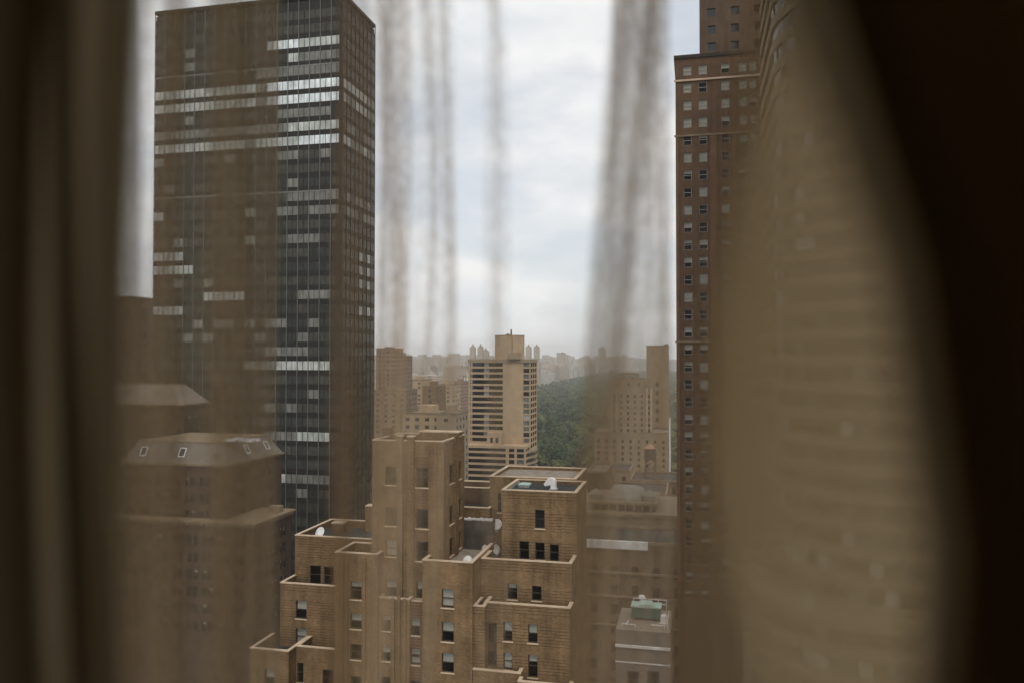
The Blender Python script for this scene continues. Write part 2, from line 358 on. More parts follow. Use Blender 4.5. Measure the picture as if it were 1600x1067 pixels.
# ================================================================== ART DECO APARTMENT BUILDING (centre foreground)
deco = thing('apartment_building', 'tan brick stepped apartment building with terraces, nearest building in the centre', 'building')
def px_mass(L_, R_, top, Y, Yb, wins=(), sidewins=(), wallm=None, par=1.0, roofm=None, extra=(), coping=True, t=.26, z0=0, back=False):
    x0, x1 = xat(L_, Y, top[1]), xat(R_, Y, top[1]); z1 = zat(top[0], top[1], Y) - .16
    fr = []
    for wn in wins:
        r = rect(*wn[:4], Y); fr.append(r)
    rt = []
    for wn in sidewins:      # px0, py_top, px1, py_bottom on the right face
        ya, yb = yatX(wn[0], x1, wn[1]), yatX(wn[2], x1, wn[1]); d = ray(wn[0], wn[1]); s = ya / d[1]; zt = HC + d[2] * s; d = ray(wn[0], wn[3]); zb = HC + d[2] * (ya / d[1])
        rt.append((ya, yb, zb, zt))
    mass(deco, x0, x1, Y, Yb, z1, wallm, [*fr, *extra], rt, z0, par, coping, roofm, t, .11, back)
    for wn, r in zip(wins, fr): window(deco, 'F', *r, Y, *(wn[4:] or ('open',)))
    for wn, r in zip(sidewins, rt): window(deco, 'R', *r, x1, *(wn[4:] or ('open',)))
    return x0, x1, z1
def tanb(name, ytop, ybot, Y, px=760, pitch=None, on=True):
    """tan brick with the shade of its recessed rows painted at window height of that block"""
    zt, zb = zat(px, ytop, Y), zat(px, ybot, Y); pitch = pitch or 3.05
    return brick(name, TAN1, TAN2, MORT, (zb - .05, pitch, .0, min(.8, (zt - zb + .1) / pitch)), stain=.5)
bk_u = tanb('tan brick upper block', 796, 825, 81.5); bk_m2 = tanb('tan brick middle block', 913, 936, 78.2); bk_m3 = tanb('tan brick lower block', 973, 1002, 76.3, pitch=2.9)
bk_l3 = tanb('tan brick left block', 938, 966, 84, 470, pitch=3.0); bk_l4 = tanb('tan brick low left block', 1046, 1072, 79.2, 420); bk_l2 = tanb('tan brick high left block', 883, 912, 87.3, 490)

# W: the plain front wing with three windows in a column
W = px_mass(660, 738, (738, 877), 75.0, 84.0, [(690, 920, 709, 949, 'full'), (690, 971, 709, 1002, 'half'), (690, 1020, 709, 1050, 'half'), (690, 1070, 709, 1098, 'full')], wallm=BR['tan'], roofm=M['gravel'], par=.9)
# T: the tower
T = px_mass(582, 693, (693, 688), 77.0, 84.5,
    [(602, 728, 620, 757), (602, 792, 620, 821), (602, 843, 620, 869, 'full'), (602, 905, 620, 931, 'half'), (650, 731, 669, 761), (650, 795, 669, 825), (650, 846, 669, 876), (650, 907, 660, 934, 'half')],
    [(702.5, 727, 708.5, 756), (716, 721, 721, 749), (702.5, 791, 708.5, 820), (716, 781, 721, 810), (702.5, 842, 708.5, 870), (716, 832, 721, 858)], BR['tan'], par=1.3, back=True)
for (a, b_, yt, yb) in [(621, 630, 681, 1000), (637.5, 648, 682, 1000), (582.5, 590, 688.5, 1000), (672.5, 683, 689, 1000)]:
    wide = a < 600 or a > 660
    x0, x1 = xat(a, 77), xat(b_, 77); g = MB(); g.box(x0, x1, 77 - (.10 if wide else .22), 77 - .003, zat(a, yb, 77), zat(a, yt, 77) - (.3 if wide else 0)); g.build('pier', BR['tan'], deco)
    if not wide: g = MB(); g.box(x0 - .04, x1 + .04, 77 - .28, 77.30, zat(a, yt, 77) + .002, zat(a, yt, 77) + .14); g.build('coping', M['stone'], deco)
# side pier on the tower's right face
x1 = T[1]; ya = yatX(709.5, x1); yb = yatX(714.5, x1); g = MB(); g.box(x1 + .003, x1 + .2, ya, yb, 70, T[2] + .35); g.build('pier', BR['tan'], deco)
# spandrels of ribbed brick between the tower windows
rib = brick('ribbed pinkish brick', (.20, .115, .068), (.165, .095, .056), MORT, (0, 1.0, -1, 2))  # groove shade painted as stripes over the whole panel
for (yt, yb) in [(713, 729.5), (763, 793.5), (827, 844.5), (880, 905)]:
    g = MB(); g.box(xat(650.5, 77), xat(668.5 if yb < 880 else 660, 77), 77 - .06, 77 - .003, zat(660, yb, 77), zat(660, yt, 77)); g.build('spandrel_panel', rib, deco)
# L1: piered block left of the tower
L1 = px_mass(524, 590, (590, 864), 75.5, 80.0, [(547, 908, 565, 936, 'third'), (547, 958, 565, 982, 'half'), (547, 1006, 565, 1030), (547, 1056, 565, 1082)], wallm=BR['tan'], par=1.1, back=True)
for a in (533, 541, 568, 576.5):
    g = MB(); g.box(xat(a, 75.5), xat(a + 4.5, 75.5), 75.5 - .16, 75.5 - .003, 30, L1[2] - .35); g.build('pier', BR['tan'], deco)
# C1: low centre bay
C1 = px_mass(590.5, 640, (592, 931), 75.8, 76.99, [(595.6, 962, 610, 985, 'third'), (595.6, 1008, 610, 1032, 'half'), (595.6, 1057, 610, 1080)], wallm=BR['tan'], par=.3, t=.25)
for a in (613, 622, 631):
    g = MB(); g.box(xat(a, 75.8), xat(a + 4.5, 75.8), 75.8 - .18, 75.8 - .003, 30, C1[2] + (.35 if a == 622 else .1)); g.build('pier', BR['tan'], deco)
C1b = px_mass(640.4, 659.6, (640, 936), 76.2, 76.98, [(641, 965, 656, 992, 'half'), (641, 1013, 656, 1038, 'low'), (641, 1063, 656, 1088)], wallm=rib, par=.2, t=.2)
# left cascade
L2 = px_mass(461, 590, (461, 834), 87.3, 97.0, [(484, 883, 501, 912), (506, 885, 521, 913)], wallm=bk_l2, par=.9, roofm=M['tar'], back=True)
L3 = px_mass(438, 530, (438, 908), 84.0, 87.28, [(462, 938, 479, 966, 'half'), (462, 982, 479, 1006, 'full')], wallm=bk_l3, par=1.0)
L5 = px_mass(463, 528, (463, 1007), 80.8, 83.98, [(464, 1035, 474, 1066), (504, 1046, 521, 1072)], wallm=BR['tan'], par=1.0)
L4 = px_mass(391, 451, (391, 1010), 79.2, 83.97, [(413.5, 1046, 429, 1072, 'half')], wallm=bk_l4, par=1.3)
# right cascade
xr = lambda px, Y: xat(px, Y)
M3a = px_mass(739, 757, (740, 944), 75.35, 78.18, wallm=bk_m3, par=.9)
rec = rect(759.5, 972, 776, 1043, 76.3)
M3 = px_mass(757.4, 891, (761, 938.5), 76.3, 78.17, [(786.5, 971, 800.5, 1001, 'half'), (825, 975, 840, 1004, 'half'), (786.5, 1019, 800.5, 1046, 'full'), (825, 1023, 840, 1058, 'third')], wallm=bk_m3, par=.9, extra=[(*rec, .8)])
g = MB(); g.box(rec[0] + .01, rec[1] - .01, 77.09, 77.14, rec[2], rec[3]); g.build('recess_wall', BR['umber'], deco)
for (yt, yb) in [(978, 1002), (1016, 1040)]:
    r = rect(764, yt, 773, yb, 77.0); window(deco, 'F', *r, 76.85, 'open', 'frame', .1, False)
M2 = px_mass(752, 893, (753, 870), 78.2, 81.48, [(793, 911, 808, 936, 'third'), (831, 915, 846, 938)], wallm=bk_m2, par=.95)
M4 = px_mass(739, 813, (739, 1043), 75.05, 76.28, wallm=BR['tan'], par=.9)
M4b = px_mass(809, 893, (809, 1062), 73.9, 75.0, wallm=BR['tan'], par=.9)
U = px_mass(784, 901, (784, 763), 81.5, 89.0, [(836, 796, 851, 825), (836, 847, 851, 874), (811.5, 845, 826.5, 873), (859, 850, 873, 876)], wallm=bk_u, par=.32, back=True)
# rear blocks seen between tower and upper block
RB_ = px_mass(765, 900, (765, 742), 89.02, 98.0, [(777.5, 770, 783, 800)], wallm=BR['tan'], par=.3, roofm=M['gravel'], back=True)
N1 = px_mass(690, 765, (742, 760), 93.0, 98.0, wallm=BR['umber'], par=.8, roofm=M['gravel'], back=True)
N2 = px_mass(700, 764.8, (740, 791), 88.0, 92.9, wallm=BR['tan'], par=.5)
# peeling machine-room wall behind the front wing
K0, K1 = xat(722, 85.2), xat(770, 85.2)
g = MB(); g.box(K0, K1, 85.2, 86.4, 60, zat(745, 812, 85.2)); g.build('machine_room', plain('stained dark render', (.10, .085, .07), .9, .4, .7), deco)
g = MB()
for k in range(26):
    x = K0 + (K1 - K0) * k / 26; g.box(x, x + .09, 85.1 + .1 * rng.random(), 85.6, zat(745, 812, 85.2) + .002 - .1 * rng.random(), zat(745, 812, 85.2) + .10 + .14 * rng.random())
g.build('peeling_coping', M['white'], deco)
# tower roof bulkhead and chimney
zr = T[2] - 1.3
g = MB(); g.box(xat(655, 82), xat(716, 82), 82.0, 83.6, zr, T[2] + .45); g.build('bulkhead', BR['tan'], deco)
g = MB(); g.box(xat(654, 82) , xat(717, 82), 81.95, 83.65, T[2] + .452, T[2] + .58); g.build('coping', M['stone'], deco)
g = MB(); g.box(xat(598, 81), xat(610, 81), 81, 81.9, zr, T[2] + .9); g.build('chimney', BR['umber'], deco)
# block at the rear left of L2
g = MB(); g.box(xat(571, 95), xat(583, 95), 95, 96.3, 70, zat(577, 791, 95)); g.build('chimney', BR['tan'], deco)
g = MB(); g.box(xat(570.5, 95) , xat(583.5, 95), 94.95, 96.35, zat(577, 791, 95) + .002, zat(577, 789.5, 95)); g.build('coping', M['stone'], deco)
g = MB(); g.box(xat(519, 93), xat(536, 93), 93, 94.2, 70, zat(527, 818, 93)); g.build('chimney', BR['umber'], deco)
g = MB(); g.box(xat(518.5, 93), xat(537, 93), 92.95, 94.25, zat(527, 818, 93) + .002, zat(527, 816, 93)); g.build('coping', M['stone'], deco)
# dark waterproofing upstand round the upper roof
zu = U[2] - .32
g = MB(); g.box(U[0] + .33, U[0] + .42, 81.9, 88.6, zu, zu + .25); g.build('upstand', M['metal'], deco)

# --- things standing on the roofs
def dish(label, c, r, face):
    """satellite dish: shallow bowl, feed arm, mast"""
    t = thing('satellite_dish', label, 'dish', 'satellite dishes on the terraces'); t.location = c
    az, el = face; f = Vector((math.sin(az) * math.cos(el), math.cos(az) * math.cos(el), math.sin(el))); u = f.cross(Vector((0, 0, 1))).normalized(); v = u.cross(f)
    b = MB(); n = 20
    ring = lambda q, off: [Vector((0, 0, r * 1.25)) + f * (off) + (u * math.cos(2 * math.pi * k / n) + v * math.sin(2 * math.pi * k / n)) * q for k in range(n)]
    rings = [ring(r * .02, -.16 * r), ring(r * .4, -.13 * r), ring(r * .75, -.05 * r), ring(r, .08 * r), ring(r * 1.02, .04 * r), ring(r * .75, -.1 * r), ring(r * .4, -.18 * r), ring(r * .02, -.21 * r)]
    b.loft(rings, cap=True); b.build('bowl', M['white'], t, smooth=True)
    a = MB(); ctr = Vector((0, 0, r * 1.25)); a.tube(ctr - v * r * .95, ctr + f * r * .85 - v * .15 * r, .025); a.tube(ctr + f * r * .85 - v * .15 * r, ctr + f * r * .72, .06); a.build('feed_arm', M['metal'], t)
    m_ = MB(); m_.tube((0, 0, 0), ctr - f * r * .22, .05); m_.box(-.25, .25, -.25, .25, 0, .06); m_.build('mast', M['metal'], t)
    return t
def on(px, py, Y, z): return (xat(px, Y, py), Y, z)
z = zat(500, 831, 88.3) - .85; dish('round white satellite dish on the left terrace roof', on(500, 831, 88.3, z), .66, (R(200), R(28)))
dish('upper pale dish against the left edge of the upper brick block', on(776, 818, 86.2, zat(776, 830, 86.2)), .62, (R(190), R(25)))
dish('lower pale dish in front of the upper brick block beside the railing post', on(775.5, 857, 83.6, zat(775, 868, 83.6)), .55, (R(120), R(20)))
dish('small dish half hidden by the dark post on the terrace', on(757, 853, 84.4, zat(757, 864, 84.4)), .42, (R(215), R(25)))
g = MB(); x0 = xat(761, 83.2); g.box(x0, xat(771, 83.2), 83.2, 83.9, 70, zat(766, 838, 83.2)); tag(g.build('flue', BR['umber']), 'short dark brick flue between the dishes on the terrace', 'flue')
# roof hood: quarter-round white ventilator
t = thing('roof_ventilator', 'white curved ventilator hood on the black roof', 'ventilator'); hx, hz, hy = xat(861, 85.2), zu, 85.2; t.location = (hx, hy, hz)
g = MB(); prof = [(.55, 0), (.55, .75)] + [(.55 * math.cos(a) - .0 , .75 + .5 * math.sin(a)) for a in [R(k) for k in range(15, 166, 15)]] + [(-.75, .62), (-.6, .38), (0.02, .52), (0.02, 0)]
g.loft([[(p[0], -.42, p[1]) for p in prof], [(p[0], .42, p[1]) for p in prof]]); g.build('hood', M['white'], t)
g = MB(); g.box(-.15, .7, -.5, .5, .001, .10); g.build('curb', M['metal'], t)
t = thing('skylight', 'flat white skylight on the black roof', 'skylight'); t.location = (xat(820, 86.3), 86.3, zu)
g = MB(); g.box(-.6, .6, -.6, .6, .001, .22); g.build('curb', M['metal'], t); g = MB(); g.box(-.66, .66, -.66, .66, .222, .32); g.loft([[(-.6, -.6, .322), (.6, -.6, .322), (.6, .6, .322), (-.6, .6, .322)], [(-.45, -.45, .4), (.45, -.45, .4), (.45, .45, .4), (-.45, .45, .4)]]); g.build('dome', M['green_pale'], t)
# white sacks on the front wing terrace
t = thing('tarpaulin_heap', 'crumpled white tarpaulin heap on the front terrace', 'tarpaulin'); t.location = on(731, 862, 79.2, W[2] - .9)
g = MB(); n = 12
rings = []
for j in range(5):
    rings.append([((.55 - .08 * j) * (1 + .25 * rng.random()) * math.cos(2 * math.pi * k / n), (.45 - .06 * j) * (1 + .25 * rng.random()) * math.sin(2 * math.pi * k / n), .001 + .11 * j + .08 * rng.random()) for k in range(n)])
g.loft(rings); g.build('sheet', M['white'], t)
# wires down the deco building
g = MB(); a = at(779, 797, 81.3); b_ = at(727, 795, 86); g.tube(a, b_, .02)
tag(g.build('cable', M['frame']), 'thin dark cable strung beside the upper brick block', 'cable')

# ================================================================== GLASS OFFICE TOWER (left)
gt = thing('office_tower', 'tall dark glass office tower with pale mullion lines and lit bands', 'tower')
GY = 205.0; GX1, GX0 = xat(533, GY, 557), xat(239, GY, 557); GYb = yatX(584, GX1, 557)
GZ = zat(537, -8, GY); FH = 4.0; NB, NR = 18, 8; bw = (GX1 - GX0) / NB; bd = (GYb - GY) / NR; NF = 44
zc0 = zat(530, 18, GY)
fz = lambda i: zc0 - FH * .992 * i     # centre of storey i counted from the top
lit = {}
def setl(i, a, b, k):
    for x in range(a, b): lit[(i, x)] = k
setl(0, 11, 18, 'tglass2'); setl(1, 11, 18, 'tglass2'); setl(2, 11, 18, 'tb_mid'); setl(2, 12, 14, 'tb_hi'); setl(3, 13, 14, 'tb_mid'); setl(3, 14, 18, 'tb_lo'); setl(4, 10, 18, 'tb_lo')
setl(5, 0, 10, 'tb_mid'); setl(5, 11, 18, 'tb_hi'); setl(6, 0, 10, 'tb_mid'); setl(6, 11, 12, 'tb_mid'); setl(6, 12, 18, 'tb_hi'); setl(7, 12, 17, 'tb_lo'); setl(7, 0, 2, 'tglass2')
setl(8, 0, 9, 'tb_lo'); setl(8, 11, 13, 'tb_lo'); setl(8, 13, 18, 'tb_mid'); setl(9, 0, 9, 'tb_mid'); setl(9, 10, 14, 'tb_mid'); setl(9, 14, 18, 'tb_hi'); setl(10, 12, 14, 'tb_lo'); setl(11, 12, 18, 'tglass2')
setl(13, 13, 18, 'tb_lo'); setl(14, 0, 1, 'tb_mid'); setl(14, 13, 14, 'tb_lo'); setl(14, 15, 18, 'tb_lo'); setl(15, 0, 3, 'tglass2'); setl(15, 14, 16, 'tglass2'); setl(16, 11, 17, 'tglass2'); setl(16, 13, 16, 'tb_lo')
for i, bs in {17: (0, 1, 2), 18: (0, 1, 2, 3), 21: (0, 1, 2)}.items():
    for b_ in bs: lit[(i, b_)] = 'tb_mid'
setl(20, 5, 9, 'tb_mid'); setl(20, 14, 17, 'tb_lo'); setl(22, 6, 8, 'tb_lo'); setl(24, 11, 15, 'tb_lo'); setl(25, 9, 12, 'tb_lo'); setl(25, 12, 17, 'tb_mid'); setl(26, 10, 13, 'tglass2')
setl(30, 11, 14, 'tb_lo'); setl(30, 14, 17, 'tb_mid'); setl(33, 10, 13, 'tb_mid'); setl(33, 13, 17, 'tb_lo'); setl(34, 14, 15, 'tb_lo'); setl(29, 4, 6, 'tb_lo')
setl(5, 10, 11, 'tb_lo'); setl(6, 10, 11, 'tb_lo'); setl(8, 9, 11, 'tb_lo'); setl(9, 9, 10, 'tb_lo')
for i_ in (2, 3, 7, 10, 12, 14, 15, 16, 19, 22, 23, 27, 28):
    for b_ in range(NB):
        if (i_, b_) not in lit and rng.random() < .45: lit[(i_, b_)] = rng.choice(['tglass2', 'tglass2', 'tb_lo'])
wm = {}
def gtmesh(k, wd, side):
    key = (k, side)
    if key not in wm:
        b = MB(); h = 1.22
        for s_ in (-1, 1):
            a0, a1 = (s_ * wd / 4 - wd / 4 + .09, s_ * wd / 4 + wd / 4 - .09)
            b.box(a0, a1, 0, .08, -h, h)
        wm[key] = b.mesh('window', M[k])
    return wm[key]
rest = {}
count = 0
for i in range(NF):
    zc = fz(i)
    if zc < 4: break
    for b_ in range(NB):
        k = lit.get((i, b_)) or ('tglass2' if rng.random() < .22 else 'tglass')
        x = GX0 + bw * (b_ + .5)
        if i < 37 and ((i, b_) in lit or (b_ >= 14 and i < 30)) and count < 300:
            link('window', gtmesh(k, bw, 'F'), gt, (x, GY - .02, zc)); count += 1
        else: rest.setdefault(k, []).append((x, GY - .02, zc, bw, 0))
    for b_ in range(NR):
        k = 'tglass'
        q = rng.random()
        if i in (5, 6, 9) : k = 'tb_mid' if q < .7 and b_ < 6 else 'tb_lo'
        elif i in (8, 13, 14): k = 'tb_lo' if q < .6 else 'tglass2'
        elif i in (17, 18, 19, 21): k = 'tb_mid' if b_ in (4, 6) else 'tglass'
        elif q < .15: k = 'tglass2'
        rest.setdefault(k, []).append((GX1 + .02, GY + bd * (b_ + .5), zc, bd, 1))
for k, ls in rest.items():
    b = MB(); h = 1.22
    for (x, y, zc, wd, side) in ls:
        for s_ in (-1, 1):
            a0, a1 = s_ * wd / 4 - wd / 4 + .09, s_ * wd / 4 + wd / 4 - .09
            if side == 0: b.box(x + a0, x + a1, y, y + .08, zc - h, zc + h)
            else: b.box(x - .08, x, y + a0, y + a1, zc - h, zc + h)
    tag(b.build('window_grid', M[k], gt), kind='stuff')
b = MB(); b.box(GX0 + .1, GX1 - .1, GY + .12, GYb - .1, 0, GZ - .6); b.build('core', M['spandrel'], gt)
sp = MB(); sp.box(GX0, GX1 + .01, GY, GY + .11, -.72, .72); spm = sp.mesh('spandrel', M['spandrel'])
sp = MB(); sp.box(GX1 - .11, GX1, GY + .111, GYb, -.72, .72); spr = sp.mesh('spandrel', M['spandrel'])
for i in range(-1, NF):
    zc = fz(i) - FH * .496
    if zc < 3: break
    link('spandrel', spm, gt, (0, 0, zc)); link('spandrel', spr, gt, (0, 0, zc))
for i in (4, 13):      # pale ledges of two storeys
    b = MB(); b.box(GX0, GX1, GY - .09, GY - .021, fz(i) + 1.25, fz(i) + 1.6); b.build('ledge', M['mullion'], gt)
mm = MB(); mm.box(-.06, .06, -.26, -.022, 2, GZ); mf = mm.mesh('mullion', M['mullion'])
mm = MB(); mm.box(.022, .22, -.05, .05, 2, GZ); mr = mm.mesh('mullion', M['spandrel'])
for b_ in range(NB + 1): link('mullion', mf, gt, (GX0 + bw * b_, GY, 0))
for b_ in range(1, NR + 1): link('mullion', mr, gt, (GX1, GY + bd * b_, 0))
b = MB(); b.box(GX1 - .8, GX1 + .25, GY - .32, GY + .5, 2, GZ - .01); b.build('corner_column', M['spandrel'], gt)
b = MB(); b.box(GX0 - .1, GX1 + .26, GY - .34, GYb + .1, GZ, GZ + .9); b.build('roof_edge', M['spandrel'], gt)

# ================================================================== DARK BRICK BUILDINGS WITH MANSARD ROOFS (lower left)
def mansard_block(t, pxl, pxc, pxr, py_eave, Y, rise, inset, wallm, wins, winr, z0=0, roofm='slate', zwin=None, sky=()):
    x0, x1 = xat(pxl, Y, py_eave), xat(pxc, Y, py_eave); y1 = yatX(pxr, x1, py_eave); ze = zat(pxc, py_eave, Y)
    fr = [o for o in wins(x0, x1, ze)] ; rt = [o for o in winr(Y, y1, ze)]
    b = MB(); b.facade((x0, Y), (1, 0), (0, -1), x1 - x0, z0, ze, [(o[0] - x0, o[1] - x0, o[2], o[3]) for o in fr]); b.facade((x1, Y), (0, 1), (1, 0), y1 - Y, z0, ze, [(o[0] - Y, o[1] - Y, o[2], o[3]) for o in rt])
    b.quad((x0, Y, z0), (x0, y1, z0), (x0, y1, ze), (x0, Y, ze)); b.quad((x0, y1, z0), (x1, y1, z0), (x1, y1, ze), (x0, y1, ze)); b.build('wall', wallm, t)
    for i, o in enumerate(fr): window(t, 'F', o[0], o[1], o[2], o[3], Y, rng.choice(['third', 'open', 'open', 'open']), 'frame', .15, False)
    for i, o in enumerate(rt): window(t, 'R', o[0], o[1], o[2], o[3], x1, rng.choice(['half', 'third', 'open', 'open']), 'frame', .15, False)
    c = MB(); e = .45; c.box(x0 - e, x1 + e, Y - e, y1 + e, ze + .003, ze + .45); c.build('cornice', M['stone_grey'], t)
    r = MB(); e2 = .1
    lo = [(x0 - e2, Y - e2, ze + .452), (x1 + e2, Y - e2, ze + .452), (x1 + e2, y1 + e2, ze + .452), (x0 - e2, y1 + e2, ze + .452)]
    hi = [(x0 + inset, Y + inset, ze + rise), (x1 - inset, Y + inset, ze + rise), (x1 - inset, y1 - inset, ze + rise), (x0 + inset, y1 - inset, ze + rise)]
    r.loft([lo, hi]); r.build('roof', M[roofm], t)
    c = MB(); c.box(x0 + inset - .1, x1 - inset + .1, Y + inset - .1, y1 - inset + .1, ze + rise + .003, ze + rise + .2); c.build('roof_curb', M['stone_grey'], t)
    return x0, x1, y1, ze
def pairs(step, first, rows, pitch, ww, h, off, gap=.35):
    def f(a0, a1, ze):
        o = []; a = a0 + first
        while a + 2 * ww + gap < a1 - .8:
            for r_ in range(rows):
                zt = ze - off - r_ * pitch
                o.append((a, a + ww, zt - h, zt)); o.append((a + ww + gap, a + 2 * ww + gap, zt - h, zt))
            a += step
        return o
    return f
lb = thing('mansard_building', 'dark red brick building with slate mansard roof and skylights, lower left', 'building')
LBx0, LBx1, LBy1, LBze = mansard_block(lb, 190, 354, 440, 729, 140.0, 4.3, 2.2, BR['brown'], pairs(3.35, 1.2, 3, 3.25, .85, 1.7, 2.3), pairs(3.6, 1.4, 3, 3.25, .85, 1.7, 2.3), z0=40)
# wider lower block with projecting cornice
zl = zat(397, 818, 139); xl0, xl1 = xat(170, 138.0), xat(397, 138.0, 818); yl1 = yatX(455, xl1, 800)
fr = pairs(3.35, 1.2, 6, 3.3, 1.0, 1.9, 2.6)(xl0, xl1, zl); rt = pairs(3.0, 1.0, 6, 3.3, .9, 1.9, 2.6)(138.0, yl1, zl)
b = MB(); b.facade((xl0, 138.0), (1, 0), (0, -1), xl1 - xl0, 0, zl, [(o[0] - xl0, o[1] - xl0, o[2], o[3]) for o in fr]); b.facade((xl1, 138.0), (0, 1), (1, 0), yl1 - 138, 0, zl, [(o[0] - 138.0, o[1] - 138.0, o[2], o[3]) for o in rt])
b.quad((xl0, 138, zl - .3), (xl1, 138, zl - .3), (xl1, yl1, zl - .3), (xl0, yl1, zl - .3)); b.quad((xl0, yl1, 0), (xl1, yl1, 0), (xl1, yl1, zl), (xl0, yl1, zl)); b.quad((xl0, 138, 0), (xl0, yl1, 0), (xl0, yl1, zl), (xl0, 138, zl)); b.build('wall', BR['brown'], lb)
for o in fr: window(lb, 'F', *o, 138.0, rng.choice(['third', 'open', 'open', 'open', 'open']), 'frame', .15, False)
for o in rt: window(lb, 'R', *o, xl1, rng.choice(['third', 'half', 'open', 'open']), 'frame', .15, False)
b = MB(); b.box(xl0 - .7, xl1 + .7, 137.3, yl1 + .7, zl + .003, zl + .35); b.box(xl0 - .35, xl1 + .35, 137.65, yl1 + .35, zl - .5, zl); b.build('cornice', M['stone_grey'], lb)
b = MB(); k = 138.6
while k < yl1: b.box(xl1 + .36, xl1 + .62, k, k + .3, zl - .55, zl); k += 1.1
k = xl0 + .5
while k < xl1: b.box(k, k + .3, 137.38, 137.64, zl - .55, zl); k += 1.1
b.build('bracket_row', M['stone_grey'], lb)
# skylights in the mansard slopes: frame ring with a dark pane
def skyl(px0, py0, px1, py1, side, base, pt, sx=.75, sz=1.0):
    s_ = MB(); 
    ux, uz = (Vector((1, 0, 0)), Vector((0, 2.2, 3.85)).normalized()) if side == 'F' else (Vector((0, 1, 0)), Vector((-2.2, 0, 3.85)).normalized())
    nn = ux.cross(uz) if side == 'R' else uz.cross(ux); nn = nn if nn.z > 0 else -nn
    def bar(u0, u1, v0, v1, h=.12):
        r0 = [pt + ux * a + uz * c for a, c in ((u0, v0), (u1, v0), (u1, v1), (u0, v1))]
        s_.loft([r0, [p + nn * h for p in r0]])
    bar(-sx, sx, -sz, -sz + .2); bar(-sx, sx, sz - .2, sz); bar(-sx, -sx + .2, -sz + .2, sz - .2); bar(sx - .2, sx, -sz + .2, sz - .2)
    o = s_.build('skylight', M['white'], base); p_ = MB(); r0 = [pt + ux * a + uz * c for a, c in ((-sx + .2, -sz + .2), (sx - .2, -sz + .2), (sx - .2, sz - .2), (-sx + .2, sz - .2))]; p_.loft([r0, [p + nn * .05 for p in r0]]); p_.build('pane', M['darkglass'], o)
slope = lambda f: f * 2.2 - .05
skyl(0, 0, 0, 0, 'F', lb, Vector((xat(285, 141), 140 + slope(.5), LBze + .45 + 3.85 * .5 + .03)))
skyl(0, 0, 0, 0, 'F', lb, Vector((xat(225, 141), 140 + slope(.5), LBze + .45 + 3.85 * .5 + .03)))
for f in (.42, .78): skyl(0, 0, 0, 0, 'R', lb, Vector((LBx1 - slope(.5), 140 + (LBy1 - 140) * f, LBze + .45 + 3.85 * .5 + .03)))
b = MB()
for k in range(14):
    x = xat(352 + k * 3.3, 144); b.box(x, x + .3 + .4 * rng.random(), 143.5 + rng.random() * 2, 146, LBze + 4.5, LBze + 4.7 + .5 * rng.random())
b.build('roof_clutter', M['white'], lb)
b = MB(); b.box(xl1 - 3.0, xl1 - .6, yl1 - 4, yl1 - 2.2, zl + .35, zl + 1.6); b.build('bulkhead', M['stone_grey'], lb)
lb2 = thing('mansard_building', 'farther brown building with pale hipped slate roof behind the mansard building', 'building')
mansard_block(lb2, 120, 287, 327, 634, 190.0, 5.6, 4.6, BR['brown'], pairs(4.2, 1.2, 6, 3.3, .9, 1.8, 2.6), pairs(4.2, 1.2, 6, 3.3, .9, 1.8, 2.6), z0=0, roofm='gravel')

# ================================================================== generic blocks with real window openings
def block(t, x0, x1, y0, y1, z0, z1, wallm, colp=3.2, rowp=3.3, ww=1.3, wh=1.7, rows=99, skip=.0, offt=2.0, sides='FR', roof='gravel', zmin=None):
    zmin = max(z0 + 1, z1 - rows * rowp - 1) if zmin is None else zmin
    def ops(a0, a1):
        n = max(1, int((a1 - a0 - .6) / colp)); p = (a1 - a0) / n; o = []
        zt = z1 - offt
        while zt - wh > zmin:
            for k in range(n):
                if rng.random() >= skip:
                    c = a0 + p * (k + .5); o.append((c - ww / 2 - a0, c + ww / 2 - a0, zt - wh, zt))
            zt -= rowp
        return o
    b = MB()
    b.facade((x0, y0), (1, 0), (0, -1), x1 - x0, z0, z1, ops(x0, x1) if 'F' in sides else [], .3)
    b.facade((x1, y0), (0, 1), (1, 0), y1 - y0, z0, z1, ops(y0, y1) if 'R' in sides else [], .3)
    b.facade((x0, y0), (0, 1), (-1, 0), y1 - y0, z0, z1, ops(y0, y1) if 'L' in sides else [], .3)
    b.quad((x0, y1, z0), (x1, y1, z0), (x1, y1, z1), (x0, y1, z1)); o = b.build('wall', wallm, t)
    b = MB(); b.box(x0 + .28, x1 - .28, y0 + .28, y1 - .28, z0, z1 - .45); b.build('glazing', M['darkglass'], t)
    b = MB(); b.box(x0 + .1, x1 - .1, y0 + .1, y1 - .1, z1 - .4, z1 - .2); b.build('roof', M[roof], t)
    e = .25; b = MB(); b.box(x0 - e, x1 + e, y0 - e, y0 + .2, z1 + .003, z1 + .5); b.box(x1 - .2, x1 + e, y0 + .2, y1 + e, z1 + .003, z1 + .5); b.box(x0 - e, x0 + .2, y0 + .2, y1 + e, z1 + .003, z1 + .5); b.box(x0 + .2, x1 - .2, y1, y1 + e, z1 + .003, z1 + .5); b.build('coping', M['stone_grey'], t)
def pblock(t, l, r, py, Y, dep, wallm, **kw):
    x0, x1 = xat(l, Y, py), xat(r, Y, py); z1 = zat((l + r) / 2, py, Y)
    block(t, x0, x1, Y, Y + dep, kw.pop('z0', 0), z1, wallm, **kw); return x0, x1, z1

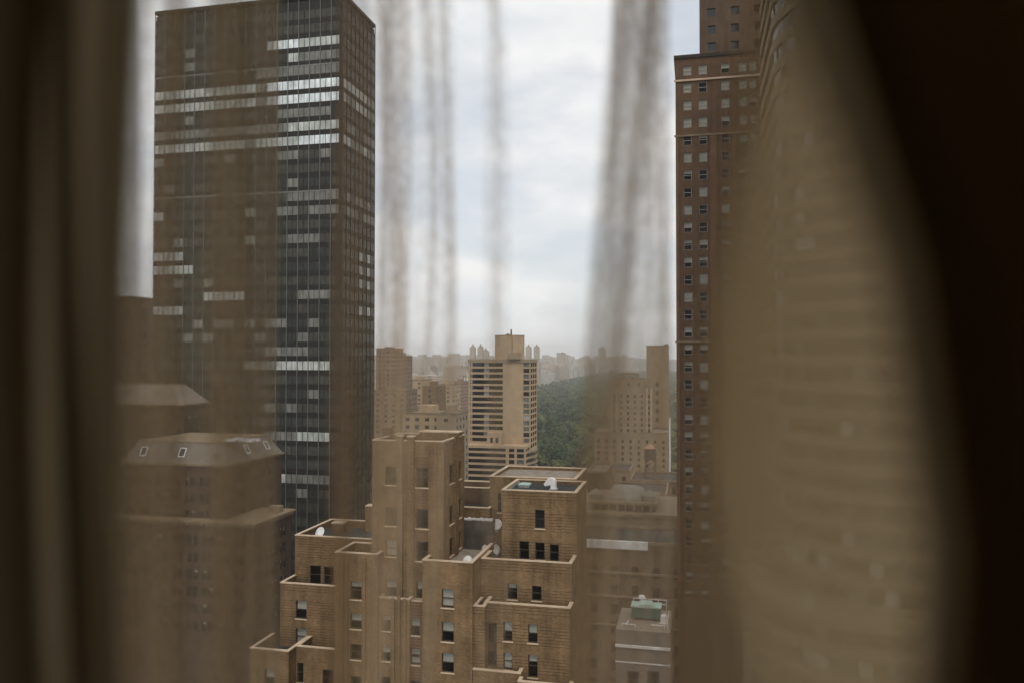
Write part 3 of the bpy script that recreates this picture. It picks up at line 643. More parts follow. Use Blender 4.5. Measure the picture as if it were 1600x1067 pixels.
# brown ornate neighbours right of the deco building
ob2 = thing('brick_building', 'brown brick building with white roof parapet right of the tan building', 'building')
x0, x1, z1 = pblock(ob2, 880, 1075, 849, 150.0, 14, brick('dull brown brick', (.17, .105, .06), (.13, .08, .046), (.13, .09, .06)), roof='tar', colp=3.3, rowp=3.5, ww=1.3, wh=2.0, offt=4.2, rows=12)
b = MB(); b.box(x0 - .3, xat(1012, 150), 149.4, 150.15, z1 - .9, z1 + .55); b.build('parapet', M['white'], ob2)
for py in (893, 930, 975):
    b = MB(); z_ = zat(980, py, 150); b.box(x0 - .3, x1 + .3, 149.55, 149.97, z_ - .35, z_); b.build('string_course', M['stone_grey'], ob2)
b = MB(); x_ = xat(952, 150.3); b.tube((x_, 150.5, z1), (x_, 150.5, z1 + 3.4), .07); b.cyl(x_, 150.5, z1 + .5, z1 + .9, .35, .1); b.build('flagpole', M['rust'], ob2)
ob = thing('domed_building', 'ornate building with low domed roof and columned top storey behind the white parapet', 'building')
OY = 168.0
x0, x1, z1 = pblock(ob, 890, 1062, 809, OY, 22, M['hotelstone'], roof='tar', colp=4.2, rowp=4.2, ww=1.6, wh=2.2, offt=3.2, rows=4)
b = MB(); b.box(x0 - .6, x1 + .6, OY - .7, OY + 22.4, z1 + .51, z1 + 1.1); b.build('cornice', M['stone_grey'], ob)
xa, xb = xat(924, OY + 2), xat(1024, OY + 2); zt = zat(970, 783, OY + 2)
b = MB(); b.box(xa, xb, OY + 2.6, OY + 16, z1 + .2, zt - .5); b.build('attic_wall', M['interior'], ob)
b = MB(); b.box(xa - .5, xb + .5, OY + 1.2, OY + 16.5, zt - .5, zt); b.build('attic_entablature', M['stone_grey'], ob)
k = xa
while k < xb - .3:
    b = MB(); b.cyl(k + .25, OY + 1.9, z1 + 1.1, zt - .502, .24, .2, 10); b.build('column', M['stone_grey'], ob); k += 1.75
b = MB(); xm0, xm1, rz = xat(945, OY + 3), xat(1003, OY + 3), 2.3; n = 14; rg_ = []
for j in range(6):
    a = j / 5 * R(80); s_ = math.cos(a) ; cx_, cy_ = (xm0 + xm1) / 2, OY + 9
    rg_.append([(cx_ + (xm1 - xm0) / 2 * s_ * c, cy_ + 6.5 * s_ * d, zt + .003 + rz * math.sin(a)) for c, d in ((-1, -1), (-.33, -1), (.33, -1), (1, -1), (1, -.33), (1, .33), (1, 1), (.33, 1), (-.33, 1), (-1, 1), (-1, .33), (-1, -.33))])
b.loft(rg_); b.build('domed_roof', M['copper'], ob)
for px in (930, 1014): b = MB(); x_ = xat(px, OY + 4); b.box(x_ - 1.3, x_ + 1.3, OY + 3, OY + 7, zt + .003, zt + 1.1); b.loft([[(x_ - 1.4, OY + 2.9, zt + 1.102), (x_ + 1.4, OY + 2.9, zt + 1.102), (x_ + 1.4, OY + 7.1, zt + 1.102), (x_ - 1.4, OY + 7.1, zt + 1.102)], [(x_ - .3, OY + 4.5, zt + 2), (x_ + .3, OY + 4.5, zt + 2), (x_ + .3, OY + 5.5, zt + 2), (x_ - .3, OY + 5.5, zt + 2)]]); b.build('corner_pavilion', M['copper'], ob)
# loft blocks with the water tank
wb = thing('loft_building', 'low brown loft block carrying the wooden water tank', 'building'); WY = 262.0
WX0, WX1, WZ = pblock(wb, 985, 1062, 752, WY, 20, BR['umber'], roof='tar', rows=8, colp=3.6)
wb2 = thing('loft_building', 'pale plastered loft block left of the water tank', 'building'); pblock(wb2, 947, 984, 735, 300, 20, M['stone_grey'], roof='tar', rows=8, colp=3.6)
wb3 = thing('loft_building', 'dark brick bulkhead block at the back right of the tan building', 'building'); pblock(wb3, 918, 946, 738, 215, 18, BR['brown'], rows=8, colp=4)
wb4 = thing('loft_building', 'dark low block with white roof edge before the domed building', 'building'); pblock(wb4, 940, 1040, 772, 225, 20, BR['umber'], roof='tar', rows=4, colp=4)
wt = thing('water_tank', 'wooden rooftop water tank with conical roof on steel legs', 'water tank')
tx, ty = xat(1016, WY + 8), WY + 8; zb, ztk, za = zat(1016, 716, ty), zat(1016, 700, ty), zat(1016, 693, ty); rr = 9.0 * ty / F; wt.location = (tx, ty, WZ)
b = MB(); n = 20
for k in range(n):      # staves
    a0, a1 = 2 * math.pi * k / n, 2 * math.pi * (k + .92) / n
    b.loft([[(rr * math.cos(a0), rr * math.sin(a0), zb - WZ), (rr * math.cos(a1), rr * math.sin(a1), zb - WZ), (.9 * rr * math.cos(a1), .9 * rr * math.sin(a1), zb - WZ), (.9 * rr * math.cos(a0), .9 * rr * math.sin(a0), zb - WZ)],
            [(rr * .96 * math.cos(a0), rr * .96 * math.sin(a0), ztk - WZ), (rr * .96 * math.cos(a1), rr * .96 * math.sin(a1), ztk - WZ), (.87 * rr * math.cos(a1), .87 * rr * math.sin(a1), ztk - WZ), (.87 * rr * math.cos(a0), .87 * rr * math.sin(a0), ztk - WZ)]])
b.cyl(0, 0, zb - WZ + .1, ztk - WZ, rr * .9, rr * .86, 20); b.build('tank', plain('old cedar staves', (.06, .045, .033), .9, .3, 1.5), wt)
for j in range(4):
    b = MB(); z_ = zb - WZ + .4 + j * (ztk - zb - .6) / 3; b.cyl(0, 0, z_, z_ + .1, rr * 1.015, rr * 1.015, 20); b.build('hoop', M['rust'], wt)
b = MB(); b.cyl(0, 0, ztk - WZ + .01, za - WZ, rr * 1.12, .15, 20); b.build('roof', plain('weathered copper tank roof', (.34, .19, .12), .8, .2, .8), wt)
b = MB(); b.box(-rr, rr, -rr, rr, zb - WZ - .35, zb - WZ - .05); b.build('platform', M['rust'], wt)
for sx_ in (-1, 1):
    for sy_ in (-1, 1): b = MB(); b.tube((sx_ * rr * .85, sy_ * rr * .85, -.2), (sx_ * rr * .8, sy_ * rr * .8, zb - WZ - .35), .2); b.build('leg', M['rust'], wt)
h_ = zb - WZ - .35
for q in ((-1, -1, 1, -1), (1, -1, 1, 1), (1, 1, -1, 1), (-1, 1, -1, -1)):
    for f0, f1 in ((0, .5), (.5, 1)):
        b = MB(); k = rr * .82; b.tube((q[0] * k, q[1] * k, h_ * f0), (q[2] * k, q[3] * k, h_ * f1), .07); b.tube((q[2] * k, q[3] * k, h_ * f0), (q[0] * k, q[1] * k, h_ * f1), .07); b.tube((q[0] * k, q[1] * k, h_ * f1), (q[2] * k, q[3] * k, h_ * f1), .09); b.build('brace', M['rust'], wt)

# grey building with rooftop machinery
gb = thing('grey_building', 'small grey building with white ledges and machinery on its roof, bottom centre right', 'building'); GBY = 120.0
gx0, gx1 = xat(962, GBY, 1010), xat(1047, GBY, 1010); gzr = zat(1000, 985, GBY); gyb = GBY + 10.5
b = MB(); o_ = [rect(980, 1048, 998, 1078, GBY), rect(1011, 1048, 1030, 1078, GBY)]
b.facade((gx0, GBY), (1, 0), (0, -1), gx1 - gx0, 0, gzr, [(o[0] - gx0, o[1] - gx0, o[2], o[3]) for o in o_]); b.quad((gx1, GBY, 0), (gx1, gyb, 0), (gx1, gyb, gzr), (gx1, GBY, gzr)); b.quad((gx0, GBY, 0), (gx0, gyb, 0), (gx0, gyb, gzr), (gx0, GBY, gzr)); b.quad((gx0, gyb, 0), (gx1, gyb, 0), (gx1, gyb, gzr), (gx0, gyb, gzr)); b.build('wall', M['greywall'], gb)
for o in o_: window(gb, 'F', *o, GBY, 'open', 'frame', .15, False)
b = MB(); b.box(gx0 + .01, gx1 - .01, GBY + .01, gyb - .01, gzr - .3, gzr - .02); b.build('roof', plain('brown roof felt', (.20, .165, .13), .9, .2, .5), gb)
for py, th, pr in ((1008, .34, .35), (1034.5, .16, .12)):
    b = MB(); z_ = zat(1000, py, GBY); b.box(gx0 - .05, gx1 + .05, GBY - pr, GBY - .003, z_ - th, z_); b.build('ledge', M['white'], gb)
ch = thing('cooling_unit', 'green cooling unit with pale lid on the small grey roof', 'cooling unit'); cx0, cx1 = xat(988, 126.5, 975), xat(1033, 126.5, 975); ch.location = ((cx0 + cx1) / 2, 126, gzr)
hw = (cx1 - cx0) / 2
b = MB(); b.box(-hw, hw, -1.2, 1.2, .35, 1.95); b.build('housing', M['green'], ch)
b = MB(); b.box(-hw - .1, hw + .1, -1.3, 1.3, 1.952, 2.15); b.box(-hw * .45, hw * .4, -1.25, 1.2, 2.152, 2.45); b.build('lid', M['green_pale'], ch)
for sx_ in (-1, 1): b = MB(); b.box(sx_ * hw * .8 - .15, sx_ * hw * .8 + .15, -1.1, 1.1, 0, .348); b.build('foot', M['rust'], ch)
for k in range(5): b = MB(); x_ = -hw + .3 + k * (2 * hw - .6) / 4; b.box(x_ - .03, x_ + .03, -1.24, -1.202, .4, 1.9); b.build('panel_rib', M['green'], ch)
# white pipe frames
def pipes(label, segs, loc, r=.06):
    t = thing('pipe_frame', label, 'pipe frame'); t.location = loc
    for a, c in segs: b = MB(); b.tube(a, c, r); b.build('pipe', M['white'], t)
pl = lambda px, py, Y: (xat(px, Y, py), Y, gzr)
pipes('white pipe railing round the back of the green cooling unit', [((0, 0, 1.9), (5.2, 0, 1.9)), ((0, 0, 1.2), (5.2, 0, 1.2))] + [((k * 1.3, 0, 0), (k * 1.3, 0, 1.9)) for k in range(5)], pl(990, 950, 129.6))
pipes('white pipes at the right edge of the small grey roof', [((0, 0, .7), (0, 5.5, .7)), ((.5, 0, 1.1), (.5, 5.5, 1.1)), ((-.8, 1, .5), (.5, 1, .5)), ((0, 0, 0), (0, 0, .7)), ((.5, 0, 0), (.5, 0, 1.1)), ((0, 5.5, 0), (0, 5.5, .7)), ((.5, 5.5, 0), (.5, 5.5, 1.1)), ((-2, .3, .4), (.4, .3, .4))], pl(1038, 975, 121.6))
pipes('white crossed pipes at the left front of the small grey roof', [((0, 0, .5), (2.0, 0, .4)), ((.6, -.5, .5), (.8, 1.5, .5)), ((0, 0, 0), (0, 0, .5)), ((2, 0, 0), (2, 0, .4))], pl(972, 985, 121.3))
t = thing('roof_tank', 'small white tank right of the green cooling unit', 'tank'); t.location = pl(1037.5, 975, 124.5); b = MB(); b.cyl(0, 0, 0, 1.1, .55, .5, 14); b.cyl(0, 0, 1.102, 1.3, .5, .2, 14); b.build('drum', M['white'], t); b = MB(); b.cyl(0, 0, 1.302, 1.45, .12, .12, 8); b.build('cap', M['metal'], t)
t = thing('roof_fan', 'small white fan housing behind the green cooling unit', 'fan'); t.location = pl(1003, 953, 128.6); b = MB(); b.cyl(0, 0, 0, 2.3, .35, .35, 12); b.build('duct', M['metal'], t); b = MB(); b.cyl(0, 0, 2.302, 2.7, .6, .45, 14); b.build('cowl', M['white'], t)

# ================================================================== RIGHT: orange brick tower and round-cornered tower
rb = thing('brick_tower', 'orange brick apartment tower with square windows, right of centre', 'tower'); RY = 140.0
rx0, rx1 = xat(1057, RY, 557), xat(1222, RY, 557); rz1 = zat(1057, 93, RY); ops = []; rowsz = []
cols = [(1069.5, 1082), (1093.5, 1106.5), (1129, 1142), (1157, 1169), (1173, 1184), (1196, 1208)]
for k in range(31):
    yc = 111 + 27.2 * k
    r = [rect(a, yc - 7, c, yc + 7, RY) for a, c in cols]
    zc = (r[0][2] + r[0][3]) / 2
    for (a, c), q in zip(cols, r):
        xa, xb = xat(a, RY, 557), xat(c, RY, 557); ops.append((xa, xb, zc - .84, zc + .84))
b = MB(); b.facade((rx0, RY), (1, 0), (0, -1), rx1 - rx0, 0, rz1, [(o[0] - rx0, o[1] - rx0, o[2], o[3]) for o in ops]); b.quad((rx0, RY, 0), (rx0, RY + 20, 0), (rx0, RY + 20, rz1), (rx0, RY, rz1)); b.quad((rx1, RY, 0), (rx1, RY + 20, 0), (rx1, RY + 20, rz1), (rx1, RY, rz1)); b.quad((rx0, RY + 20, 0), (rx1, RY + 20, 0), (rx1, RY + 20, rz1), (rx0, RY + 20, rz1)); b.build('wall', BR['orange'], rb)
for i, o in enumerate(ops): window(rb, 'F', *o, RY, 'full' if (i // 6 < 6 and rng.random() < .8) else rng.choice(['full', 'half', 'open', 'half', 'third', 'open']), 'frame_light', .15, False)
b = MB(); b.box(rx0 + .02, rx1 - .02, RY + .02, RY + 19.9, rz1 - .5, rz1 - .3); b.build('roof', M['tar'], rb)
b = MB(); b.box(rx0 - .25, rx1, RY - .25, RY + 20, rz1 + .003, rz1 + .55); b.build('coping', M['interior'], rb)
for yc, m_ in ((124.5, M['stone']), (211, M['stone_grey']), (92 + 27.2 * 16.2, M['stone_grey'])):
    b = MB(); z_ = zat(1080, yc, RY); b.box(rx0 - .22, rx1, RY - .22, RY - .003, z_ - .3, z_); b.build('string_course', m_, rb)
for a, c in ((1058, 1062), (1111, 1122), (1146, 1152)):
    b = MB(); b.box(xat(a, RY, 557), xat(c, RY, 557), RY - .15, RY - .004, 5, zat(1080, 213, RY)); b.build('pier', brick('pale orange brick', (.225, .125, .072), (.18, .10, .058), (.16, .105, .068)) if 'po' not in BR else BR['po'], rb); BR['po'] = bpy.data.materials['pale orange brick']
ux0 = xat(1094, RY + 6, 93); block(rb, ux0, rx1 - 1, RY + 6, RY + 19, rz1 - .3, 214, BR['umber'], colp=3.2, rowp=3.1, ww=1.4, wh=1.5)

rt_ = thing('curved_tower', 'pale banded tower with rounded corner and ribbon windows at the right', 'tower'); TY = 92.0; FHT = 3.0
def rr_plan(x0, y0, wx, wy, rad, grow=0, n=14):
    pts = [(x0 + wx, y0 + wy), (x0, y0 + wy)]
    pts = []
    for k in range(n + 1):
        a = R(180) + R(90) * k / n; pts.append((x0 + rad + (rad + grow) * math.cos(a), y0 + rad + (rad + grow) * math.sin(a)))
    pts += [(x0 + wx + grow, y0 - grow), (x0 + wx + grow, y0 + wy + grow), (x0 - grow, y0 + wy + grow)]
    return pts
TXL = xat(1212, TY + 9, 500)
for zlo, zhi, gx in ((0, 72, 3.0), (72, 175, 0)):
    plan = lambda g_: rr_plan(TXL - gx, TY - gx * .6, 40 + gx, 30, 13, g_)
    b = MB(); b.loft([[(x, y, zlo) for x, y in plan(-.25)], [(x, y, zhi) for x, y in plan(-.25)]]); b.build('ribbon_glazing', M['darkglass'], rt_)
    b = MB(); b.loft([[(x, y, 0) for x, y in plan(0)], [(x, y, 1.25) for x, y in plan(0)]]); bm_ = b.mesh('spandrel_band', M['concrete_band'])
    z_ = zlo + (26 if zlo == 0 else 0)
    pl_ = plan(-.12)
    while z_ < zhi:
        link('spandrel_band', bm_, rt_, (0, 0, z_))
        b = MB(); b2 = MB()
        for k in range(0, 15):
            (xa, ya), (xb, yb) = pl_[k], pl_[k + 1]
            seg = math.hypot(xb - xa, yb - ya); m_ = max(1, int(seg / 1.6))
            for j in range(m_):
                f0, f1 = j / m_, (j + .94) / m_
                p0 = (xa + (xb - xa) * f0, ya + (yb - ya) * f0); p1 = (xa + (xb - xa) * f1, ya + (yb - ya) * f1)
                q = rng.random()
                if q < .3: (b if q < .22 else b2).quad((*p0, z_ + 1.3), (*p1, z_ + 1.3), (*p1, z_ + FHT - .05), (*p0, z_ + FHT - .05))
        if b.v: b.build('blind', M['tb_lo'], rt_)
        if b2.v: b2.build('blind', M['tb_mid'], rt_)
        z_ += FHT

# ================================================================== CENTRAL APARTMENT TOWER
ct_ = thing('balcony_tower', 'beige apartment tower with dark balcony bands and round rooftop drum, centre', 'tower'); CYy = 400.0
cx = lambda p, Y=CYy: xat(p, Y, 620)
c0, c1 = cx(732), cx(829); cyb = yatX(839, c1, 620); cz1 = zat(780, 566.5, CYy); czb = zat(780, 696, 390); pitch = 9.02 / F * (CYy / ray(780, 620)[1]); wa, wb_ = cx(785.5), cx(816.5)
b = MB(); b.box(c0 + 1.6, c1 - .3, CYy + 1.6, cyb - .3, czb - 5, cz1 - .05); b.build('glazing', M['darkglass'], ct_)
b = MB(); b.box(wa, wb_, CYy, CYy + 1.55, czb - 5, cz1 - .003); b.build('blank_wall', M['concrete'], ct_)
b = MB(); b.box(c0 - .3, c1 + .3, CYy - .3, cyb + .3, cz1, zat(780, 561, CYy)); b.build('roof_fascia', M['concrete_band'], ct_)
nfl = 15
sl = MB(); sl.box(c0, wa - .003, CYy - .1, CYy + 1.7, 0, 1.05); slm = sl.mesh('balcony_slab', M['concrete'])
sr = MB(); sr.box(wb_ + .003, c1, CYy + .05, CYy + .5, 0, .9); sr.box(c1 - .5, c1, CYy + .501, cyb, 0, .9); srm = sr.mesh('spandrel', M['concrete'])
wnm = {}
for k_ in ('tb_lo', 'tglass', 'tb_mid'):
    b = MB(); q = (c1 - .6 - wb_ - .4)
    for j in range(3): b.box(wb_ + .4 + q * j / 3 + .06, wb_ + .4 + q * (j + 1) / 3 - .06, CYy + .3, CYy + .36, .95, pitch - .05)
    wnm[k_] = b.mesh('window', M[k_])
rw = MB()
for j in range(3): d_ = (cyb - CYy - 1) / 3; rw.box(c1 - .36, c1 - .3, CYy + .7 + d_ * j + .5, CYy + .7 + d_ * (j + 1) - .5, .95, pitch - .05)
rwm = rw.mesh('window', M['tglass'])
bp_ = MB(); bp_.box(cx(755), cx(763), CYy + 1.5, CYy + 1.58, 1.05, pitch); bpm = bp_.mesh('balcony_door', M['tb_mid'])
for i in range(nfl):
    z_ = cz1 - pitch * (i + 1)
    link('balcony_slab', slm, ct_, (0, 0, z_)); link('spandrel', srm, ct_, (0, 0, z_)); link('window', wnm[rng.choice(['tb_lo', 'tglass', 'tb_mid', 'tb_lo'])], ct_, (0, 0, z_)); link('window', rwm, ct_, (0, 0, z_))
    if i in (0, 1, 2, 4, 5, 9, 10, 11, 12): link('balcony_door', bpm, ct_, (0, 0, z_))
for a, c in ((wb_ + .003, wb_ + .4), (c1 - .62, c1 - .002)): b = MB(); b.box(a, c, CYy + .02, CYy + .6, czb - 5, cz1 - .004); b.build('pier', M['concrete'], ct_)
for j in range(1, 4): d_ = (cyb - CYy - 1) / 3; b = MB(); y_ = CYy + .7 + d_ * j; b.box(c1 - .4, c1 + .02, y_ - .45, y_ + .45, czb - 5, cz1 - .005); b.build('pier', M['concrete'], ct_)
b = MB(); b.box(c0 - .01, c0 + 1.0, CYy - .12, CYy + 1.7, czb - 5, cz1 - .006); b.build('pier', M['concrete'], ct_)
# drum
dxc, dr = (cx(774, 408) + cx(819, 408)) / 2, (cx(819, 408) - cx(774, 408)) / 2; zf_ = zat(780, 561, CYy); zd = zat(796, 525, 408)
b = MB(); b.cyl(dxc, 408, zf_, zd, dr, dr, 40); b.build('drum', M['concrete'], ct_, smooth=False)
b = MB(); b.cyl(dxc, 408, zd + .003, zd + .35, dr + .15, dr + .15, 40); b.build('drum_coping', M['concrete_band'], ct_)
b = MB(); b.box(dxc + dr * .45, dxc + dr * .75, 408 - dr - .3, 408 - dr * .6, zf_, zd - .1); b.build('drum_rib', M['concrete'], ct_)
b = MB(); b.box(dxc + dr * .15, dxc + dr * 1.0, 408 - dr - 2.2, 408 - dr * .8, zf_ + .003, zf_ + 3.2); b.build('plant_room', M['concrete_band'], ct_)
b = MB(); b.cyl(dxc + .8, 408, zd + .3, zd + 3.4, .45, .4, 10); b.cyl(dxc - 1.0, 408, zd + .3, zd + 1.2, 1.8, .5, 10); b.build('vent_stack', M['rust'], ct_)
# base
BY = 390.0; e0, e1 = xat(727, BY, 700), xat(821.5, BY, 700); eyb = cyb
b = MB(); b.box(e0 + 1.3, e1 - .4, BY + 1.3, eyb, 0, czb - .1); b.build('glazing', M['darkglass'], ct_)
b = MB(); b.box(e0, e1, BY, eyb, czb - 1.3, czb); b.build('terrace_slab', M['concrete'], ct_)
ecol = xat(791, BY, 700)
for i in range(14):
    z_ = czb - pitch * (i + 1) - .9
    if z_ < 5: break
    b = MB(); b.box(e0, ecol, BY - .1, BY + 1.4, z_, z_ + 1.0); b.build('balcony_slab', M['concrete'], ct_)
    b = MB(); b.box(ecol + .01, e1, BY + .05, BY + .6, z_, z_ + .9); b.box(e1 - .6, e1, BY + .61, eyb, z_, z_ + .9); b.build('spandrel', M['concrete'], ct_)
    b = MB(); n = 10; ymid, half = (BY + eyb) / 2 + 2, (eyb - BY) / 2 - 3      # bowed side balcony
    arc = [(e1 + 2.6 * (1 - (k / 5 - 1) ** 2), ymid + half * (k / 5 - 1)) for k in range(11)]
    b.loft([[(x, y, z_) for x, y in arc], [(x, y, z_ + .95) for x, y in arc]]); b.build('bowed_balcony', M['concrete_band'], ct_)
    for (pa, pb_) in ((796, 803), (808, 819)):
        b = MB(); b.box(xat(pa, BY, 700), xat(pb_, BY, 700), BY + .5, BY + .56, z_ + .92, z_ + pitch - .02); b.build('window', M[rng.choice(['tb_lo', 'tglass', 'tb_mid'])], ct_)
for pa, pb_ in ((790, 795), (803.5, 807.5), (818.5, 821.4)): b = MB(); b.box(xat(pa, BY, 700), xat(pb_, BY, 700), BY + .02, BY + .65, 0, czb - 1.31); b.build('pier', M['concrete'], ct_)
b = MB(); b.box(xat(761, 394, 680), xat(783, 394, 680), 394, 399.8, czb, zat(770, 676, 394)); b.build('terrace_room', M['concrete'], ct_)
for pa in (766, 774.5): b = MB(); b.box(xat(pa, 394, 680), xat(pa + 4, 394, 680), 393.9, 393.99, czb + 1, czb + 3.6); b.build('window', M['tglass'], ct_)

# ================================================================== hotel blocks at the park edge (right of centre)
eb = thing('hotel_building', 'beige park-edge hotel with stepped tower and tall slab behind the water tank', 'building')
pblock(eb, 929, 1043, 676, 470, 30, M['hotelstone'], colp=4.2, rowp=3.5, ww=1.5, wh=1.9, rows=11, offt=4)
pblock(eb, 954, 1019, 603, 478, 24, M['hotelstone'], colp=3.8, rowp=3.4, ww=1.4, wh=1.9, rows=16, offt=5, z0=50)
pblock(eb, 958, 1006, 592, 482, 16, M['hotelstone'], colp=4.5, rows=2, z0=70)
pblock(eb, 966, 997, 584, 486, 10, M['copper'], rows=1, z0=75, colp=5)
pblock(eb, 1010, 1043.5, 541, 500, 20, M['hotelstone'], colp=6.5, rowp=5.5, ww=2.0, wh=2.6, rows=12, offt=22, z0=0)
for px in (954.5, 962, 1010, 1016.5):
    b = MB(); b.box(xat(px, 478), xat(px + 2.4, 478), 477.3, 477.98, 56, zat(px, 606, 478)); b.build('pier', M['concrete'], eb)
b = MB(); x_ = xat(1037.5, 500, 540); b.box(x_, x_ + 2.5, 500.5, 504, zat(1037, 541, 500), zat(1037, 537.5, 500)); b.build('bulkhead', BR['umber'], eb)
t = thing('flagpole', 'thin pale flagpole at the right corner of the park-edge hotel', 'flagpole'); t.location = (xat(1046.5, 468, 690), 468, 0); b = MB(); b.tube((0, 0, 0), (0, 0, zat(1046, 654, 468)), .5, 8); b.build('pole', M['white'], t); b = MB(); z_ = zat(1046, 654, 468); b.cyl(0, 0, z_, z_ + .9, .6, .2, 8); b.build('finial', M['stone'], t)

# ================================================================== mid-distance blocks between the glass tower and the balcony tower
mids = [  # l, r, top, Y, dep, wall, label
    (588, 612, 545, 560, 24, FW['brown'], 'tall brown slab close to the glass tower edge'),
    (612, 628, 557, 590, 24, FW['brown'], 'brown slab a little lower, second from the glass tower'),
    (584, 634, 610, 480, 22, M['hotelstone'], 'brown low block before the brown slabs by the glass tower'),
    (637, 661, 594, 640, 24, M['concrete'], 'cream block with penthouse above the tan tower'),
    (660, 683, 604, 470, 18, BR['tan'], 'narrow plain tan tower behind the brick tower roof'),
    (683, 706, 601, 600, 26, M['concrete'], 'beige block right of the narrow tan tower'),
    (706, 722, 597, 720, 26, FW['rose'], 'rose brick block left of the white block'),
    (721, 733, 588, 840, 26, FW['white'], 'white block touching the balcony tower outline'),
    (692, 731, 574, 1040, 26, FW['cream'], 'wide cream apartment slab with rows of windows near the horizon'),
    (629, 690, 646, 340, 22, M['concrete'], 'pale low block with dark windows under the narrow tan tower'),
    (682, 712, 647, 335, 20, M['concrete_band'], 'pale block with small windows left of the balcony tower'),
    (203, 236, 556, 900, 40, FW['cream'], 'pale far block left of the glass tower'),
]
for (l, r, top, Y, dep, wm_, lab) in mids:
    t = thing('apartment_block', lab, 'building')
    real = Y < 660
    x0, x1 = xat(l, Y, top), xat(r, Y, top); z1 = zat((l + r) / 2, top, Y)
    block(t, x0, x1, Y, Y + dep, 0, z1, wm_, colp=4.2 if Y < 400 else 5.0, rowp=3.4, ww=2.0, wh=1.6, rows=(18 if real else 0), offt=1.8, skip=.35 if 'plain' in lab else .1, sides='FR', zmin=None if real else z1 - 1)
    b = MB(); b.box(x0 + (x1 - x0) * .3, x0 + (x1 - x0) * .65, Y + dep * .3, Y + dep * .7, z1 - .4, z1 + 4 * (.4 + .6 * rng.random())); b.build('bulkhead', wm_, t)
fl = thing('brick_tower', 'dark brick tower with stepped top at the far left behind the drape', 'tower')
pblock(fl, 100, 212, 480, 230, 20, BR['umber'], rows=20); pblock(fl, 100, 205, 466, 236, 12, BR['umber'], rows=2, z0=90)

# far city: individual blocks in the street grid
k = 0; used = []
far_specs = []
while k < 330:
    px = rng.uniform(588, 733); Y = 700 * (6.5 ** rng.random())
    x = round(xat(px, Y, 570) / 24) * 24; Y = round(Y / 34) * 34
    if (x, Y) in used: k += 1; continue
    used.append((x, Y)); far_specs.append((x, Y, rng.uniform(14, 22), rng.uniform(18, 30), rng.choice([14, 16, 18, 20, 24, 30, 38, 46, 58]) * rng.uniform(.8, 1.2))); k += 1
kinds = [('cream', 'cream'), ('rose', 'red brick'), ('tan', 'tan'), ('white', 'whitish'), ('brown', 'brown')]
for (x, Y, wx, wy, h) in far_specs:
    kn, word = rng.choice(kinds + kinds[:1] * 2 + kinds[2:4] * 2)
    t = tag(link('far_building', None), 'small distant %s city block below the skyline, left of the balcony tower' % word, 'building', 'far %s city blocks' % word)
    t.location = (x, Y, 0); b = MB(); b.box(-wx / 2, wx / 2, -wy / 2, wy / 2, 0, h); b.build('wall', FW[kn], t)
    b = MB(); b.box(-wx * .15, wx * .2, -wy * .2, wy * .2, h + .003, h + rng.uniform(3, 6)); b.build('bulkhead', FW[kn], t)
# park-west frontage: a row of cream apartment houses running to the north
Y = 900
CPW = -425
while Y < 4300:
    d = rng.uniform(45, 75); h = rng.uniform(48, 72)
    t = tag(link('park_apartment_house', None), 'cream apartment house in the far row along the park', 'building', 'apartment houses along the park')
    t.location = (CPW - 25, Y, 0); b = MB(); b.box(-22, 22, 0, d - 6, 0, h); b.build('wall', FW[rng.choice(['cream', 'cream', 'white', 'white'])], t)
    b = MB(); b.box(-14, 15, 6, d - 14, h + .003, h + rng.uniform(4, 14)); b.build('upper_storeys', FW['cream'], t)
    Y += d + (14 if rng.random() < .5 else 0)
def twin(label, px, ytop, w_, n2=2):
    Yt = -CPW * F / (1085 - px); zt = zat(px, ytop, Yt); sc_ = Yt / F
    t = thing('twin_tower_house', label, 'tower', 'pinnacled towers on the park skyline'); t.location = (xat(px, Yt, 555), Yt, 0)
    b = MB(); b.box(-w_ * sc_, w_ * sc_, 0, 30, 0, zt * .62); b.build('base', FW['cream'], t)
    for s_ in ((-1, 1) if n2 == 2 else (0,)):
        c = s_ * w_ * sc_ * .55; q = w_ * sc_ * (.34 if n2 == 2 else .6); b = MB(); b.box(c - q, c + q, 4, 4 + 2 * q, zt * .62 + .01, zt * .935); b.build('tower_shaft', FW['cream'], t)
        b = MB(); b.box(c - q * .6, c + q * .6, 4 + q * .4, 4 + q * 1.6, zt * .935 + .01, zt * .955); b.cyl(c, 4 + q, zt * .955 + .01, zt * .975, q * .34, q * .3, 8); b.cyl(c, 4 + q, zt * .975 + .01, zt, q * .2, q * .03, 8); b.build('lantern', FW['tan'], t)
twin('pale twin-towered house just left of the balcony tower drum', 743, 536, 12)
twin('pale stepped tower between the drum and the twin-towered house', 757, 543, 8, 1)
twin('pale twin-towered house just right of the balcony tower', 831, 537, 12)
twin('small pointed tower on the skyline seen through the right sheer', 940, 541, 9, 1)
twin('broad twin tower far on the skyline seen through the sheer', 969, 553, 8)
twin('slim far tower on the skyline right of the balcony tower', 878, 549, 6, 1)
# merged far city mass
b = MB()
for k in range(1900):
    px = rng.uniform(180, 1000); Y = rng.uniform(3000, 6200); x = xat(px, Y, 560)
    if x > CPW - 10: continue
    h = rng.choice([14, 18, 22, 28, 40, 55, 75, 95]) * rng.uniform(.8, 1.25); w_ = rng.uniform(8, 24); b.box(x - w_, x + w_, Y, Y + 40, 0, h, False)
tag(b.build('far_city', FW['cream']), 'hazy mass of distant city roofs at the horizon', 'city', kind='stuff')

